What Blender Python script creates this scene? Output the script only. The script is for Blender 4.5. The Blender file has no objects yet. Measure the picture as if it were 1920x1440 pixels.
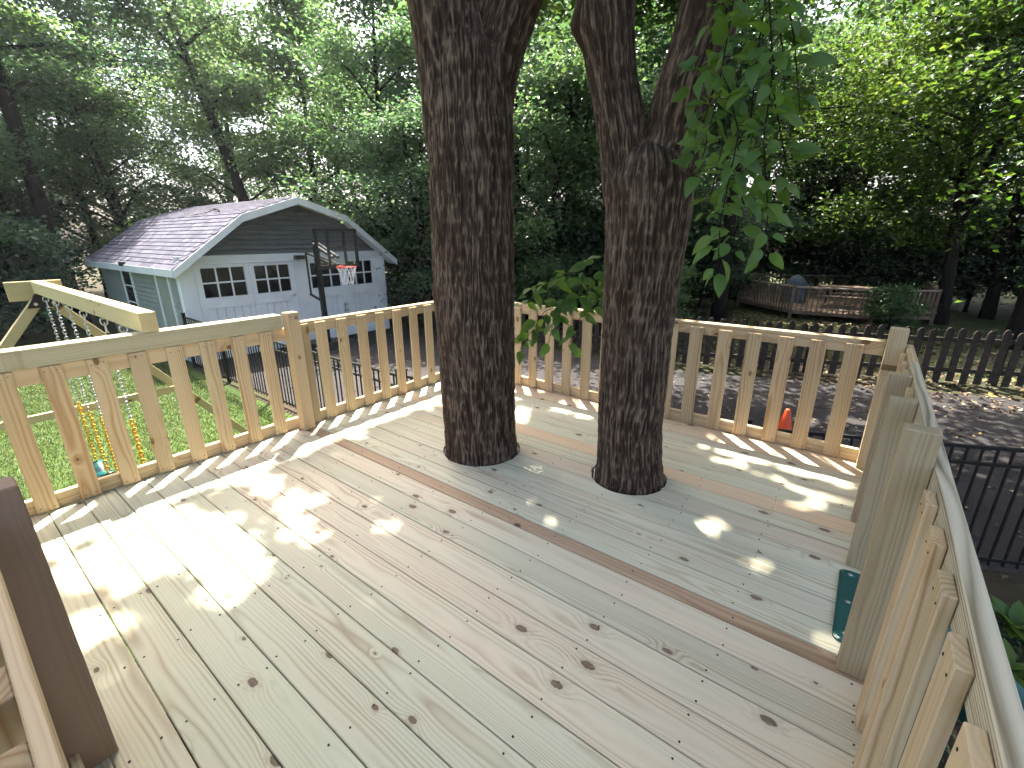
import bpy, math, random
import numpy as np
from mathutils import Vector, Matrix

rng = np.random.default_rng(7)
random.seed(7)
R = math.radians
scene = bpy.context.scene
col = scene.collection

# ------------------------------------------------------------------ camera
def look():
    yaw, pitch, roll = R(37.55), R(17.93), R(-0.214)
    f = Vector((-math.sin(yaw)*math.cos(pitch), math.cos(yaw)*math.cos(pitch), -math.sin(pitch)))
    r = Vector((math.cos(yaw), math.sin(yaw), 0)); u = r.cross(f)
    r2 = r*math.cos(roll)+u*math.sin(roll); u2 = u*math.cos(roll)-r*math.sin(roll)
    return Matrix(((r2.x, u2.x, -f.x, 0), (r2.y, u2.y, -f.y, 0), (r2.z, u2.z, -f.z, 1.5), (0, 0, 0, 1)))
cam_d = bpy.data.cameras.new('camera'); cam = bpy.data.objects.new('camera', cam_d); col.objects.link(cam)
cam.matrix_world = look()
cam_d.sensor_width = 36; cam_d.lens = 856.5/1920*36; cam_d.clip_start = 0.05; cam_d.clip_end = 600
scene.camera = cam

# ------------------------------------------------------------------ sky, sun, exposure
SUN_EL, SUN_AZ = R(60), math.atan2(-0.682, 0.731)      # azimuth from +Y towards +X
SUND = Vector((math.sin(SUN_AZ)*math.cos(SUN_EL), math.cos(SUN_AZ)*math.cos(SUN_EL), math.sin(SUN_EL)))
world = bpy.data.worlds.new('World'); scene.world = world; world.use_nodes = True
wn = world.node_tree; wn.nodes.clear()
sky = wn.nodes.new('ShaderNodeTexSky'); sky.sky_type = 'NISHITA'; sky.sun_disc = False
sky.sun_elevation = SUN_EL; sky.sun_rotation = SUN_AZ
sky.air_density = 0.75; sky.dust_density = 6.0; sky.ozone_density = 0.6
bg = wn.nodes.new('ShaderNodeBackground'); bg.inputs[1].default_value = 0.15
wo = wn.nodes.new('ShaderNodeOutputWorld')
wn.links.new(sky.outputs[0], bg.inputs[0]); wn.links.new(bg.outputs[0], wo.inputs[0])
sun_d = bpy.data.lights.new('sun', 'SUN'); sun_d.energy = 5.0; sun_d.angle = R(0.53); sun_d.color = (1.0, 0.95, 0.86)
sun = bpy.data.objects.new('sun', sun_d); col.objects.link(sun)
sun.rotation_euler = SUND.to_track_quat('Z', 'Y').to_euler(); sun.location = (-6, 7, 16)
scene.view_settings.view_transform = 'Standard'; scene.view_settings.look = 'None'
scene.view_settings.exposure = 2.2; scene.view_settings.gamma = 1.0
scene.view_settings.use_curve_mapping = False
scene.render.engine = 'CYCLES'
scene.cycles.use_denoising = True
scene.cycles.max_bounces = 4; scene.cycles.diffuse_bounces = 3; scene.cycles.glossy_bounces = 2
scene.cycles.transmission_bounces = 4; scene.cycles.transparent_max_bounces = 6
scene.cycles.sample_clamp_indirect = 6.0
scene.cycles.caustics_reflective = False; scene.cycles.caustics_refractive = False; scene.cycles.use_light_tree = False
scene.cycles.use_adaptive_sampling = True; scene.cycles.adaptive_threshold = 0.025; scene.cycles.adaptive_min_samples = 16
ZG = -1.4                                               # the ground below the raised deck

# ------------------------------------------------------------------ node helper
class NT:
    def __init__(s, name):
        s.m = bpy.data.materials.new(name); s.m.use_nodes = True
        s.t = s.m.node_tree; s.t.nodes.clear()
        s.out = s.t.nodes.new('ShaderNodeOutputMaterial')
    def n(s, typ, ins=None, **props):
        nd = s.t.nodes.new('ShaderNode'+typ)
        for k, v in props.items(): setattr(nd, k, v)
        for k, v in (ins or {}).items(): s.put(nd.inputs[k], v)
        return nd
    def put(s, sock, v):
        if isinstance(v, bpy.types.NodeSocket): s.t.links.new(v, sock)
        elif isinstance(v, bpy.types.Node): s.t.links.new(v.outputs[0], sock)
        else:
            if hasattr(sock.default_value, '__len__') and isinstance(v, (tuple, list)) and len(v) == 3 and len(sock.default_value) == 4: v = (*v, 1)
            sock.default_value = v
    def m_(s, op, a, b=None, c=None, clamp=False):
        nd = s.n('Math', operation=op, use_clamp=clamp)
        for i, v in enumerate((a, b, c)):
            if v is not None: s.put(nd.inputs[i], v)
        return nd.outputs[0]
    def mix(s, f, a, b, blend='MIX'):
        nd = s.n('Mix', data_type='RGBA', blend_type=blend)
        s.put(nd.inputs[0], f); s.put(nd.inputs[6], a); s.put(nd.inputs[7], b)
        return nd.outputs[2]
    def xyz(s, x, y, z):
        return s.n('CombineXYZ', {0: x, 1: y, 2: z}).outputs[0]
    def noise(s, vec, scale=1.0, detail=2.0, rough=0.5):
        return s.n('TexNoise', {'Vector': vec, 'Scale': scale, 'Detail': detail, 'Roughness': rough}).outputs[0]
    def ramp(s, f, *stops):
        nd = s.n('ValToRGB', {0: f}); e = nd.color_ramp.elements
        while len(e) < len(stops): e.new(0.5)
        for i, (p, c) in enumerate(stops): e[i].position = p; e[i].color = (*c, 1) if len(c) == 3 else c
        return nd.outputs[0]
    def smooth(s, x, a, b):
        nd = s.n('MapRange', {0: x, 1: a, 2: b, 3: 0.0, 4: 1.0}, interpolation_type='SMOOTHSTEP'); return nd.outputs[0]
    def surf(s, color, rough=0.7, bump=None, bstr=0.3, bdist=0.01, spec=0.3, metal=0.0, **more):
        p = s.n('BsdfPrincipled'); s.put(p.inputs['Base Color'], color); s.put(p.inputs['Roughness'], rough)
        p.inputs['Specular IOR Level'].default_value = spec; s.put(p.inputs['Metallic'], metal)
        for k, v in more.items(): s.put(p.inputs[k], v)
        if bump is not None:
            b = s.n('Bump', {'Strength': bstr, 'Distance': bdist, 'Height': bump}); s.t.links.new(b.outputs[0], p.inputs['Normal'])
        s.t.links.new(p.outputs[0], s.out.inputs[0]); return p

def frac(t, x, k): return t.m_('FRACT', t.m_('MULTIPLY', x, k))

def wood_mat(name, early, late, tintA, tintB, tint_amt, knotc, contrast=0.6, rs=1.0, knot_keep=0.62):
    """Solid wood: growth rings about a pith that runs along local X, knots that bend the grain."""
    t = NT(name)
    tc = t.n('TexCoord'); oi = t.n('ObjectInfo'); rnd = oi.outputs['Random']
    sp = t.n('SeparateXYZ', {0: tc.outputs['Object']}); u, v, w = sp.outputs
    r1, r2, r3, r4 = frac(t, rnd, 7.131), frac(t, rnd, 13.77), frac(t, rnd, 29.31), frac(t, rnd, 53.9)
    off = t.m_('MULTIPLY', rnd, 61.7)
    uo = t.m_('ADD', u, off)
    n1 = t.noise(t.xyz(t.m_('MULTIPLY', uo, 1.3), t.m_('MULTIPLY', v, 6), t.m_('MULTIPLY', w, 6)), 1.0, 2.0)
    n2 = t.noise(t.xyz(t.m_('MULTIPLY', uo, 0.8), off, 3.0), 1.0, 1.0)
    v0 = t.m_('MULTIPLY', t.m_('SUBTRACT', r1, 0.5), 0.16)
    w0 = t.m_('SUBTRACT', t.m_('MULTIPLY', r2, -0.10), 0.02)
    dv = t.m_('ADD', t.m_('SUBTRACT', v, v0), t.m_('MULTIPLY', t.m_('SUBTRACT', n2, 0.5), 0.05))
    dw = t.m_('ADD', t.m_('SUBTRACT', w, w0), t.m_('MULTIPLY', t.m_('SUBTRACT', n1, 0.5), 0.045))
    # knots
    kv = t.xyz(t.m_('MULTIPLY', uo, 3.4), t.m_('ADD', t.m_('MULTIPLY', v, 6.0), t.m_('MULTIPLY', rnd, 17.0)), 0.0)
    vor = t.n('TexVoronoi', {'Vector': kv, 'Scale': 1.0, 'Randomness': 1.0}, voronoi_dimensions='2D')
    d = vor.outputs['Distance']; ks = t.n('SeparateColor', {0: vor.outputs['Color']})
    keep = t.m_('GREATER_THAN', ks.outputs[0], knot_keep)
    dk = t.m_('DIVIDE', d, t.m_('ADD', t.m_('MULTIPLY', ks.outputs[1], 0.72), 0.24))
    dk = t.m_('ADD', dk, t.m_('MULTIPLY', t.m_('SUBTRACT', t.noise(t.xyz(t.m_('MULTIPLY', uo, 60), t.m_('MULTIPLY', v, 60), 0.0)), 0.5), 0.075))
    swirl = t.m_('MULTIPLY', keep, t.m_('EXPONENT', t.m_('MULTIPLY', t.m_('MULTIPLY', dk, dk), -14.0)))
    r = t.m_('SQRT', t.m_('ADD', t.m_('MULTIPLY', dv, dv), t.m_('MULTIPLY', dw, dw)))
    r = t.m_('ADD', r, t.m_('MULTIPLY', swirl, 0.022))
    fine = t.noise(t.xyz(t.m_('MULTIPLY', uo, 5), t.m_('MULTIPLY', v, 330), t.m_('MULTIPLY', w, 330)), 1.0, 2.0)
    r = t.m_('ADD', r, t.m_('MULTIPLY', fine, 0.0012))
    r = t.m_('ADD', r, t.m_('MULTIPLY', t.noise(t.xyz(t.m_('MULTIPLY', uo, 0.35), t.m_('MULTIPLY', r, 60), off), 1.0, 1.0), 0.012))
    ring = t.m_('FRACT', t.m_('DIVIDE', r, t.m_('ADD', 0.0085*rs, t.m_('MULTIPLY', r3, 0.009*rs))))
    prof = t.m_('POWER', t.m_('SUBTRACT', 1.0, t.m_('ABSOLUTE', t.m_('SUBTRACT', t.m_('MULTIPLY', ring, 2.0), 1.25))), 2.0, clamp=True)
    band = t.smooth(t.noise(t.xyz(t.m_('MULTIPLY', uo, 0.6), t.m_('MULTIPLY', v, 14), t.m_('MULTIPLY', w, 14)), 1.0, 1.0), 0.3, 0.75)
    c = t.mix(t.m_('MULTIPLY', t.m_('MULTIPLY', prof, contrast), t.m_('ADD', 0.18, t.m_('MULTIPLY', band, 0.82))), early, late)
    big = t.noise(t.xyz(t.m_('MULTIPLY', uo, 1.6), t.m_('MULTIPLY', v, 9), t.m_('MULTIPLY', w, 9)), 1.0, 2.0)
    tsel = t.m_('ADD', t.m_('MULTIPLY', r4, 0.75), t.m_('MULTIPLY', t.m_('SUBTRACT', big, 0.5), 0.9), clamp=True)
    c = t.mix(tint_amt, c, t.mix(tsel, tintA, tintB), 'MULTIPLY')
    c = t.mix(0.16, c, t.mix(fine, (0.55, 0.55, 0.55), (1.35, 1.35, 1.35)), 'MULTIPLY')
    spots = t.smooth(t.noise(t.xyz(t.m_('MULTIPLY', uo, 9), t.m_('MULTIPLY', v, 30), w), 1.0, 3.0, 0.7), 0.66, 0.8)
    c = t.mix(t.m_('MULTIPLY', spots, 0.25), c, late)
    c = t.mix(1.0, c, t.mix(r2, (0.9, 0.9, 0.9), (1.07, 1.07, 1.07)), 'MULTIPLY')
    halo = t.m_('MULTIPLY', keep, t.m_('SUBTRACT', 1.0, t.smooth(dk, 0.07, 0.26)))
    c = t.mix(t.m_('MULTIPLY', halo, 0.28), c, late)
    kn = t.m_('MULTIPLY', keep, t.m_('SUBTRACT', 1.0, t.smooth(dk, 0.075, 0.115)))
    core = t.mix(ks.outputs[2], tuple(k*2.0 for k in knotc), (knotc[0]*1.5, knotc[1]*1.9, knotc[2]*1.8))
    core = t.mix(t.m_('ADD', 0.3, t.m_('MULTIPLY', t.m_('SINE', t.m_('MULTIPLY', dk, 260.0)), 0.3)), core, knotc)
    core = t.mix(t.smooth(dk, 0.062, 0.092), core, tuple(k*.55 for k in knotc))
    c = t.mix(t.m_('MULTIPLY', kn, 0.92), c, core)
    fan = t.m_('MULTIPLY', keep, t.m_('MULTIPLY', t.m_('SUBTRACT', 1.0, t.smooth(dk, 0.1, 0.42)), t.smooth(t.noise(t.xyz(t.m_('MULTIPLY', uo, 38), t.m_('MULTIPLY', v, 90), off), 1.0, 3.0), 0.5, 0.72)))
    c = t.mix(t.m_('MULTIPLY', fan, 0.5), c, late)
    bump = t.m_('ADD', t.m_('MULTIPLY', prof, 0.5), t.m_('MULTIPLY', fine, 0.7))
    t.surf(c, 0.72, bump, 0.25, 0.002, spec=0.25)
    return t.m

def simple(name, c, rough=0.6, var=0.12, nscale=6.0, bump=0.0, metal=0.0, spec=0.4, c2=None):
    t = NT(name); tc = t.n('TexCoord')
    n = t.noise(tc.outputs['Object'], nscale, 4.0, 0.6)
    a = tuple(x*(1-var) for x in c); b = c2 if c2 else tuple(min(1, x*(1+var)) for x in c)
    t.surf(t.mix(t.smooth(n, 0.3, 0.7), a, b), rough, n if bump else None, bump, 0.01, spec, metal)
    return t.m

def leaf_mat(name, dark, lite, warm, trans=0.45, rough=0.42, warm_amt=0.12, tgain=(1.5, 1.55, 0.55)):
    t = NT(name)
    geo = t.n('NewGeometry'); oi = t.n('ObjectInfo'); rp = geo.outputs['Random Per Island']
    c = t.mix(rp, dark, lite)
    c = t.mix(t.m_('GREATER_THAN', frac(t, rp, 17.3), 1-warm_amt), c, warm)
    c = t.mix(1.0, c, t.mix(oi.outputs['Random'], (0.82, 0.9, 0.95), (1.16, 1.08, 0.9)), 'MULTIPLY')
    p = t.n('BsdfPrincipled', {'Base Color': c, 'Roughness': rough}); p.inputs['Specular IOR Level'].default_value = 0.45
    tr = t.n('BsdfTranslucent', {0: t.mix(1.0, c, tgain, 'MULTIPLY')})
    mx = t.n('MixShader', {0: trans, 1: p.outputs[0], 2: tr.outputs[0]})
    t.t.links.new(mx.outputs[0], t.out.inputs[0]); return t.m

M = {}
M['deck'] = wood_mat('deck_wood', (0.68, 0.62, 0.49), (0.38, 0.285, 0.19), (0.87, 0.98, 0.90), (1.0, 0.90, 0.83), 0.9, (0.095, 0.06, 0.042), 0.8, 0.8)
M['brown'] = wood_mat('brown_wood', (0.47, 0.335, 0.215), (0.25, 0.155, 0.085), (1, 1, 1), (0.8, 0.75, 0.7), 0.6, (0.06, 0.03, 0.02), 0.8)
M['post_brown'] = wood_mat('brown_post_wood', (0.26, 0.18, 0.12), (0.2, 0.13, 0.085), (1, 1, 1), (0.85, 0.8, 0.75), 0.6, (0.07, 0.04, 0.025), 0.5)
M['rail'] = wood_mat('railing_wood', (0.575, 0.445, 0.285), (0.35, 0.205, 0.088), (0.93, 0.98, 0.92), (1.0, 0.93, 0.82), 0.7, (0.12, 0.06, 0.025), 0.95, knot_keep=0.70)
M['railshade'] = wood_mat('shaded_treated_wood', (0.40, 0.32, 0.205), (0.21, 0.15, 0.08), (0.97, 0.99, 0.90), (1.0, 0.95, 0.88), 0.8, (0.11, 0.06, 0.03), 0.7)  # green treated wood; the posts' weaker sky light is put into its darker base
M['leftcap'] = wood_mat('grey_green_rail_wood', (0.52, 0.45, 0.32), (0.27, 0.215, 0.12), (0.86, 0.98, 0.86), (1.0, 0.95, 0.88), 0.8, (0.11, 0.06, 0.03), 0.8)
M['paleRail'] = wood_mat('pale_ridged_rail_wood', (0.66, 0.58, 0.44), (0.26, 0.205, 0.125), (0.92, 1, 0.92), (1.0, 0.96, 0.9), 0.7, (0.11, 0.06, 0.03), 1.7, 0.5)
M['swingwood'] = wood_mat('swing_beam_wood', (0.60, 0.49, 0.28), (0.44, 0.31, 0.14), (0.9, 0.97, 0.85), (1.0, 0.95, 0.85), 0.7, (0.12, 0.07, 0.03), 0.6)
M['screw'] = simple('screw_head', (0.035, 0.03, 0.028), 0.5, metal=0.6)
M['steel'] = simple('galvanised_steel', (0.55, 0.56, 0.58), 0.32, metal=1.0)
M['black'] = simple('black_metal', (0.012, 0.012, 0.013), 0.42)
M['yellow'] = simple('yellow_plastic', (0.72, 0.42, 0.03), 0.35)
M['green'] = simple('green_plastic', (0.006, 0.075, 0.065), 0.28, 0.15, 3.0, spec=0.5)
M['white'] = simple('white_paint', (0.86, 0.88, 0.91), 0.55, 0.06, 2.0)
M['trim'] = simple('white_trim', (0.78, 0.81, 0.83), 0.5, 0.07, 1.5)
M['siding'] = simple('grey_siding', (0.125, 0.13, 0.135), 0.6, 0.1, 2.5)
M['sidegreen'] = simple('green_grey_siding', (0.29, 0.315, 0.28), 0.6, 0.08, 2.5)
M['orange'] = simple('orange_plastic', (0.85, 0.09, 0.012), 0.45, 0.05)
M['redrim'] = simple('red_rim', (0.6, 0.06, 0.03), 0.4)
M['net'] = simple('white_net', (0.8, 0.8, 0.8), 0.8)
M['darkwood'] = simple('weathered_dark_wood', (0.045, 0.034, 0.026), 0.85, 0.45, 7.0, 0.4)
M['greywood'] = simple('weathered_grey_wood', (0.21, 0.145, 0.10), 0.85, 0.25, 5.0, 0.3)
M['litwood'] = simple('sunlit_weathered_wood', (0.35, 0.265, 0.195), 0.85, 0.2, 5.0, 0.3)  # lighter copy of the weathered wood, sunlight on the rails put into its colour
M['housewall'] = simple('tan_siding', (0.30, 0.27, 0.23), 0.8, 0.1, 2.0)
M['blue'] = simple('faded_blue_fabric', (0.10, 0.125, 0.16), 0.85, 0.2, 8.0)
M['joist'] = simple('joist_wood', (0.22, 0.19, 0.12), 0.85, 0.25, 8.0)

def pane_mat():
    t = NT('window_glass'); tc = t.n('TexCoord'); n = t.noise(tc.outputs['Object'], 1.3, 2.0)
    t.surf(t.mix(n, (0.004, 0.005, 0.006), (0.012, 0.013, 0.016)), 0.1, spec=0.25); return t.m
M['pane'] = pane_mat()
def acrylic():
    t = NT('clear_acrylic')
    g = t.n('BsdfGlossy', {'Color': (0.8, 0.85, 0.9), 'Roughness': 0.05}); tr = t.n('BsdfTransparent', {0: (0.88, 0.9, 0.92)})
    m = t.n('MixShader', {0: 0.025, 1: tr.outputs[0], 2: g.outputs[0]}); t.t.links.new(m.outputs[0], t.out.inputs[0]); return t.m
M['acrylic'] = acrylic()
def shingle_mat():
    t = NT('asphalt_shingle'); tc = t.n('TexCoord'); oi = t.n('ObjectInfo'); geo = t.n('NewGeometry')
    rr = t.m_('FRACT', t.m_('ADD', oi.outputs['Random'], geo.outputs['Random Per Island']))
    n = t.noise(tc.outputs['Object'], 90.0, 2.0)
    c = t.mix(rr, (0.088, 0.085, 0.11), (0.155, 0.15, 0.188))
    t.surf(t.mix(0.35, c, t.mix(n, (0.4, 0.4, 0.4), (1.5, 1.5, 1.5)), 'MULTIPLY'), 0.9, n, 0.4, 0.004, 0.2); return t.m
M['shingle'] = shingle_mat()
def bark_mat(name, dark, lite, sc=1.0):
    t = NT(name); tc = t.n('TexCoord'); a = t.n('Attribute', attribute_name='ridge').outputs['Fac']
    mp = t.n('Mapping', {'Vector': tc.outputs['Object'], 'Scale': (85*sc, 85*sc, 15*sc)})
    n = t.noise(mp.outputs[0], 1.0, 5.0, 0.65); n2 = t.noise(tc.outputs['Object'], 2.2, 3.0)
    mp2 = t.n('Mapping', {'Vector': tc.outputs['Object'], 'Scale': (120*sc, 120*sc, 30*sc)})
    n3 = t.noise(mp2.outputs[0], 1.0, 3.0)
    f = t.m_('ADD', t.m_('MULTIPLY', a, 0.75), t.m_('MULTIPLY', n, 0.45))
    c = t.ramp(f, (0.40, dark), (0.70, tuple(0.82*p+0.18*q for p, q in zip(dark, lite))), (0.98, lite))
    c = t.mix(t.m_('MULTIPLY', t.smooth(n2, 0.45, 0.7), 0.25), c, (0.06, 0.034, 0.024))
    mp3 = t.n('Mapping', {'Vector': tc.outputs['Object'], 'Scale': (130*sc, 130*sc, 14*sc)})
    fl = t.m_('MULTIPLY', t.smooth(t.noise(mp3.outputs[0], 1.0, 3.0, 0.6), 0.56, 0.68), t.smooth(a, 0.35, 0.7))
    c = t.mix(t.m_('MULTIPLY', fl, 0.65), c, lite)
    t.surf(c, 0.92, t.m_('ADD', n, t.m_('MULTIPLY', n3, 0.5)), 0.9, 0.015, 0.1); return t.m
M['bark'] = bark_mat('tree_bark', (0.034, 0.0215, 0.0145), (0.235, 0.175, 0.122))
M['bark2'] = bark_mat('forest_bark', (0.022, 0.019, 0.016), (0.075, 0.062, 0.05), 0.6)
M['leaf_over'] = leaf_mat('canopy_leaf', (0.04, 0.085, 0.034), (0.085, 0.145, 0.055), (0.12, 0.17, 0.055), 0.45, 0.42, .1, (1.25, 1.35, .7))
M['leaf_a'] = leaf_mat('broad_leaf', (0.068, 0.125, 0.086), (0.135, 0.205, 0.13), (0.18, 0.23, 0.12), 0.5, 0.4, 0.1, (1.1, 1.3, .8))
M['leaf_b'] = leaf_mat('light_leaf', (0.085, 0.155, 0.08), (0.16, 0.24, 0.12), (0.21, 0.26, 0.12), 0.52, 0.4, 0.1, (1.15, 1.3, .8))
M['leaf_c'] = leaf_mat('dark_leaf', (0.046, 0.09, 0.068), (0.10, 0.16, 0.108), (0.14, 0.185, 0.095), 0.48, 0.4, 0.08, (1.1, 1.3, .8))
M['leaf_d'] = leaf_mat('shade_leaf', (0.045, 0.092, 0.028), (0.10, 0.16, 0.045), (0.14, 0.19, 0.05), 0.5, .42, .06, (1.3, 1.4, .7))
M['leaf_m'] = leaf_mat('maple_leaf', (0.05, 0.115, 0.022), (0.11, 0.19, 0.035), (0.17, 0.22, 0.04), 0.52, .42, .06, (1.4, 1.5, .65))
M['leaf_v'] = leaf_mat('vine_leaf', (0.075, 0.155, 0.04), (0.125, 0.215, 0.055), (0.18, 0.22, 0.05), 0.5, 0.5)
M['grass'] = leaf_mat('grass_blade', (0.05, 0.088, 0.027), (0.105, 0.145, 0.055), (0.19, 0.185, 0.10), 0.3, 0.6, 0.14, (1.2, 1.3, 0.7))
def litter():
    t = NT('fallen_leaf'); rp = t.n('NewGeometry').outputs['Random Per Island']
    t.surf(t.ramp(rp, (0.0, (0.17, 0.14, 0.10)), (0.3, (0.17, 0.10, 0.045)), (0.6, (0.10, 0.052, 0.026)), (0.88, (0.30, 0.26, 0.19)), (1.0, (0.34, 0.24, 0.04))), 0.7); return t.m
M['litter'] = litter()
def ground_mat(name, c1, c2, c3, sc=1.0, rough=0.95, bstr=0.5):
    t = NT(name); tc = t.n('TexCoord'); P = tc.outputs['Object']
    a = t.noise(P, 0.5*sc, 5.0, 0.6); b = t.noise(P, 14*sc, 5.0, 0.7); d = t.noise(P, 90*sc, 2.0)
    c = t.mix(t.smooth(a, 0.35, 0.65), c1, c2); c = t.mix(t.m_('MULTIPLY', t.smooth(b, 0.5, 0.75), 0.6), c, c3)
    c = t.mix(0.4, c, t.mix(d, (0.4, 0.4, 0.4), (1.6, 1.6, 1.6)), 'MULTIPLY')
    t.surf(c, rough, t.m_('ADD', b, d), bstr, 0.02, 0.2); return t.m
M['dirt'] = ground_mat('woodland_ground', (0.055, 0.042, 0.028), (0.04, 0.045, 0.018), (0.095, 0.066, 0.044))
M['asphalt'] = ground_mat('asphalt', (0.044, 0.039, 0.039), (0.031, 0.028, 0.028), (0.06, 0.054, 0.053), 1.0, 0.85, 0.25)
M['lawn'] = ground_mat('lawn_soil', (0.06, 0.10, 0.022), (0.045, 0.075, 0.018), (0.10, 0.13, 0.04))
M['nyard'] = ground_mat('yard_ground', (0.075, 0.075, 0.03), (0.055, 0.07, 0.022), (0.11, 0.085, 0.05))

# ------------------------------------------------------------------ object helpers
def tag(o, label=None, cat=None, group=None, kind=None):
    if label: o['label'] = label
    if cat: o['category'] = cat
    if group: o['group'] = group
    if kind: o['kind'] = kind
    return o
def thing(name, loc, label, cat, group=None):
    o = bpy.data.objects.new(name, None); col.objects.link(o); o.location = loc; o.empty_display_size = 0.2
    return tag(o, label, cat, group)
def link(name, me, parent=None, loc=(0, 0, 0), rot=None, mat=None):
    o = bpy.data.objects.new(name, me); col.objects.link(o)
    if mat is not None and not me.materials: me.materials.append(mat)
    if parent is not None:
        o.parent = parent
    if rot is not None:
        Mx = rot.to_4x4(); Mx.translation = Vector(loc); o.matrix_basis = Mx
    else: o.location = loc
    return o
def mesh(verts, faces, mat=None, smooth=False, name='m'):
    me = bpy.data.meshes.new(name); me.from_pydata([tuple(v) for v in verts], [], [tuple(f) for f in faces]); me.update()
    if mat: me.materials.append(mat)
    if smooth: me.polygons.foreach_set('use_smooth', [True]*len(me.polygons))
    return me
def npmesh(V, F, mat, smooth=False, name='m'):
    """V (n,3) array, F (m,k) array with constant k"""
    me = bpy.data.meshes.new(name); n, k = F.shape
    me.vertices.add(len(V)); me.vertices.foreach_set('co', np.ascontiguousarray(V, dtype=np.float32).ravel())
    me.loops.add(n*k); me.loops.foreach_set('vertex_index', np.ascontiguousarray(F, dtype=np.int32).ravel())
    me.polygons.add(n); me.polygons.foreach_set('loop_start', np.arange(0, n*k, k, dtype=np.int32))
    me.polygons.foreach_set('loop_total', np.full(n, k, dtype=np.int32))
    if smooth: me.polygons.foreach_set('use_smooth', np.ones(n, dtype=bool))
    me.update(calc_edges=True); me.validate()
    if mat: me.materials.append(mat)
    return me
class MB:
    def __init__(s): s.v = []; s.f = []
    def box(s, a, b):
        x0, y0, z0 = a; x1, y1, z1 = b; i = len(s.v)
        s.v += [(x0, y0, z0), (x1, y0, z0), (x1, y1, z0), (x0, y1, z0), (x0, y0, z1), (x1, y0, z1), (x1, y1, z1), (x0, y1, z1)]
        s.f += [tuple(i+k for k in q) for q in ((3, 2, 1, 0), (4, 5, 6, 7), (0, 1, 5, 4), (1, 2, 6, 5), (2, 3, 7, 6), (3, 0, 4, 7))]; return s
    def prism(s, poly, axis, a, b):
        """poly in the two other axes, extruded along axis from a to b"""
        i = len(s.v); n = len(poly)
        for q in (a, b):
            for (p, r) in poly:
                s.v.append({'x': (q, p, r), 'y': (p, q, r), 'z': (p, r, q)}[axis])
        s.f += [tuple(i+k for k in range(n))[::-1], tuple(i+n+k for k in range(n))]
        s.f += [(i+k, i+(k+1) % n, i+n+(k+1) % n, i+n+k) for k in range(n)]; return s
    def tube(s, pts, rad, seg=8, cap=True):
        pts = [Vector(p) for p in pts]; n = len(pts)
        rad = [rad]*n if not hasattr(rad, '__len__') else rad
        prev = None; i0 = len(s.v)
        for k, p in enumerate(pts):
            d = (pts[min(k+1, n-1)]-pts[max(k-1, 0)]).normalized()
            if prev is None:
                prev = d.orthogonal().normalized()
            a = (prev-d*prev.dot(d)).normalized(); b = d.cross(a); prev = a
            for j in range(seg):
                th = 2*math.pi*j/seg; s.v.append(tuple(p+(a*math.cos(th)+b*math.sin(th))*rad[k]))
        for k in range(n-1):
            for j in range(seg):
                a0 = i0+k*seg+j; a1 = i0+k*seg+(j+1) % seg
                s.f.append((a0, a1, a1+seg, a0+seg))
        if cap:
            s.f.append(tuple(i0+j for j in range(seg))[::-1]); s.f.append(tuple(i0+(n-1)*seg+j for j in range(seg)))
        return s
    def mesh(s, mat, smooth=False, off=(0, 0, 0)):
        o = Vector(off); return mesh([Vector(v)-o for v in s.v], s.f, mat, smooth)

def build(name, mb, mat, parent=None, smooth=False):
    """mb in world coordinates; the object sits at its parent's origin"""
    off = parent_world(parent)
    return link(name, mb.mesh(mat, smooth, off), parent)
def parent_world(p):
    l = Vector((0, 0, 0))
    while p is not None: l += p.location; p = p.parent
    return l

_bc = {}
def board_mesh(L, W, T, c, mat):
    key = (round(L, 4), round(W, 4), round(T, 4), c, mat.name)
    if key in _bc: return _bc[key]
    x, y, z = L/2, W/2, T/2; V = []; F = []
    for sx in (-1, 1):
        for sy in (-1, 1):
            for sz in (-1, 1):
                V += [(sx*x, sy*(y-c), sz*(z-c)), (sx*(x-c), sy*y, sz*(z-c)), (sx*(x-c), sy*(y-c), sz*z)]
    def I(sx, sy, sz, k): return ((sx > 0)*4+(sy > 0)*2+(sz > 0))*3+k
    for s in (-1, 1):
        F += [[I(s, -1, -1, 0), I(s, 1, -1, 0), I(s, 1, 1, 0), I(s, -1, 1, 0)], [I(-1, s, -1, 1), I(1, s, -1, 1), I(1, s, 1, 1), I(-1, s, 1, 1)],
              [I(-1, -1, s, 2), I(1, -1, s, 2), I(1, 1, s, 2), I(-1, 1, s, 2)]]
        for q in (-1, 1):
            F += [[I(s, q, -1, 0), I(s, q, 1, 0), I(s, q, 1, 1), I(s, q, -1, 1)], [I(s, -1, q, 0), I(s, 1, q, 0), I(s, 1, q, 2), I(s, -1, q, 2)],
                  [I(-1, s, q, 1), I(1, s, q, 1), I(1, s, q, 2), I(-1, s, q, 2)]]
            for w in (-1, 1): F.append([I(s, q, w, 0), I(s, q, w, 1), I(s, q, w, 2)])
    # outward winding
    FF = []
    for f in F:
        a, b, d = (Vector(V[f[k]]) for k in (0, 1, 2)); n = (b-a).cross(d-a); cen = sum((Vector(V[k]) for k in f), Vector())/len(f)
        FF.append(f if n.dot(cen) > 0 else f[::-1])
    me = mesh(V, FF, mat); _bc[key] = me; return me
def plank(name, p0, p1, wdir, W, T, mat, parent, c=0.0025):
    """a sawn board from p0 to p1 (world, centre line); W along wdir, T across"""
    p0, p1 = Vector(p0), Vector(p1); x = (p1-p0); L = x.length; x /= L
    y = Vector(wdir); y = (y-x*y.dot(x)).normalized(); z = x.cross(y)
    rot = Matrix((x, y, z)).transposed()
    return link(name, board_mesh(L, W, T, c, mat), parent, (p0+p1)/2-parent_world(parent), rot)
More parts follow.
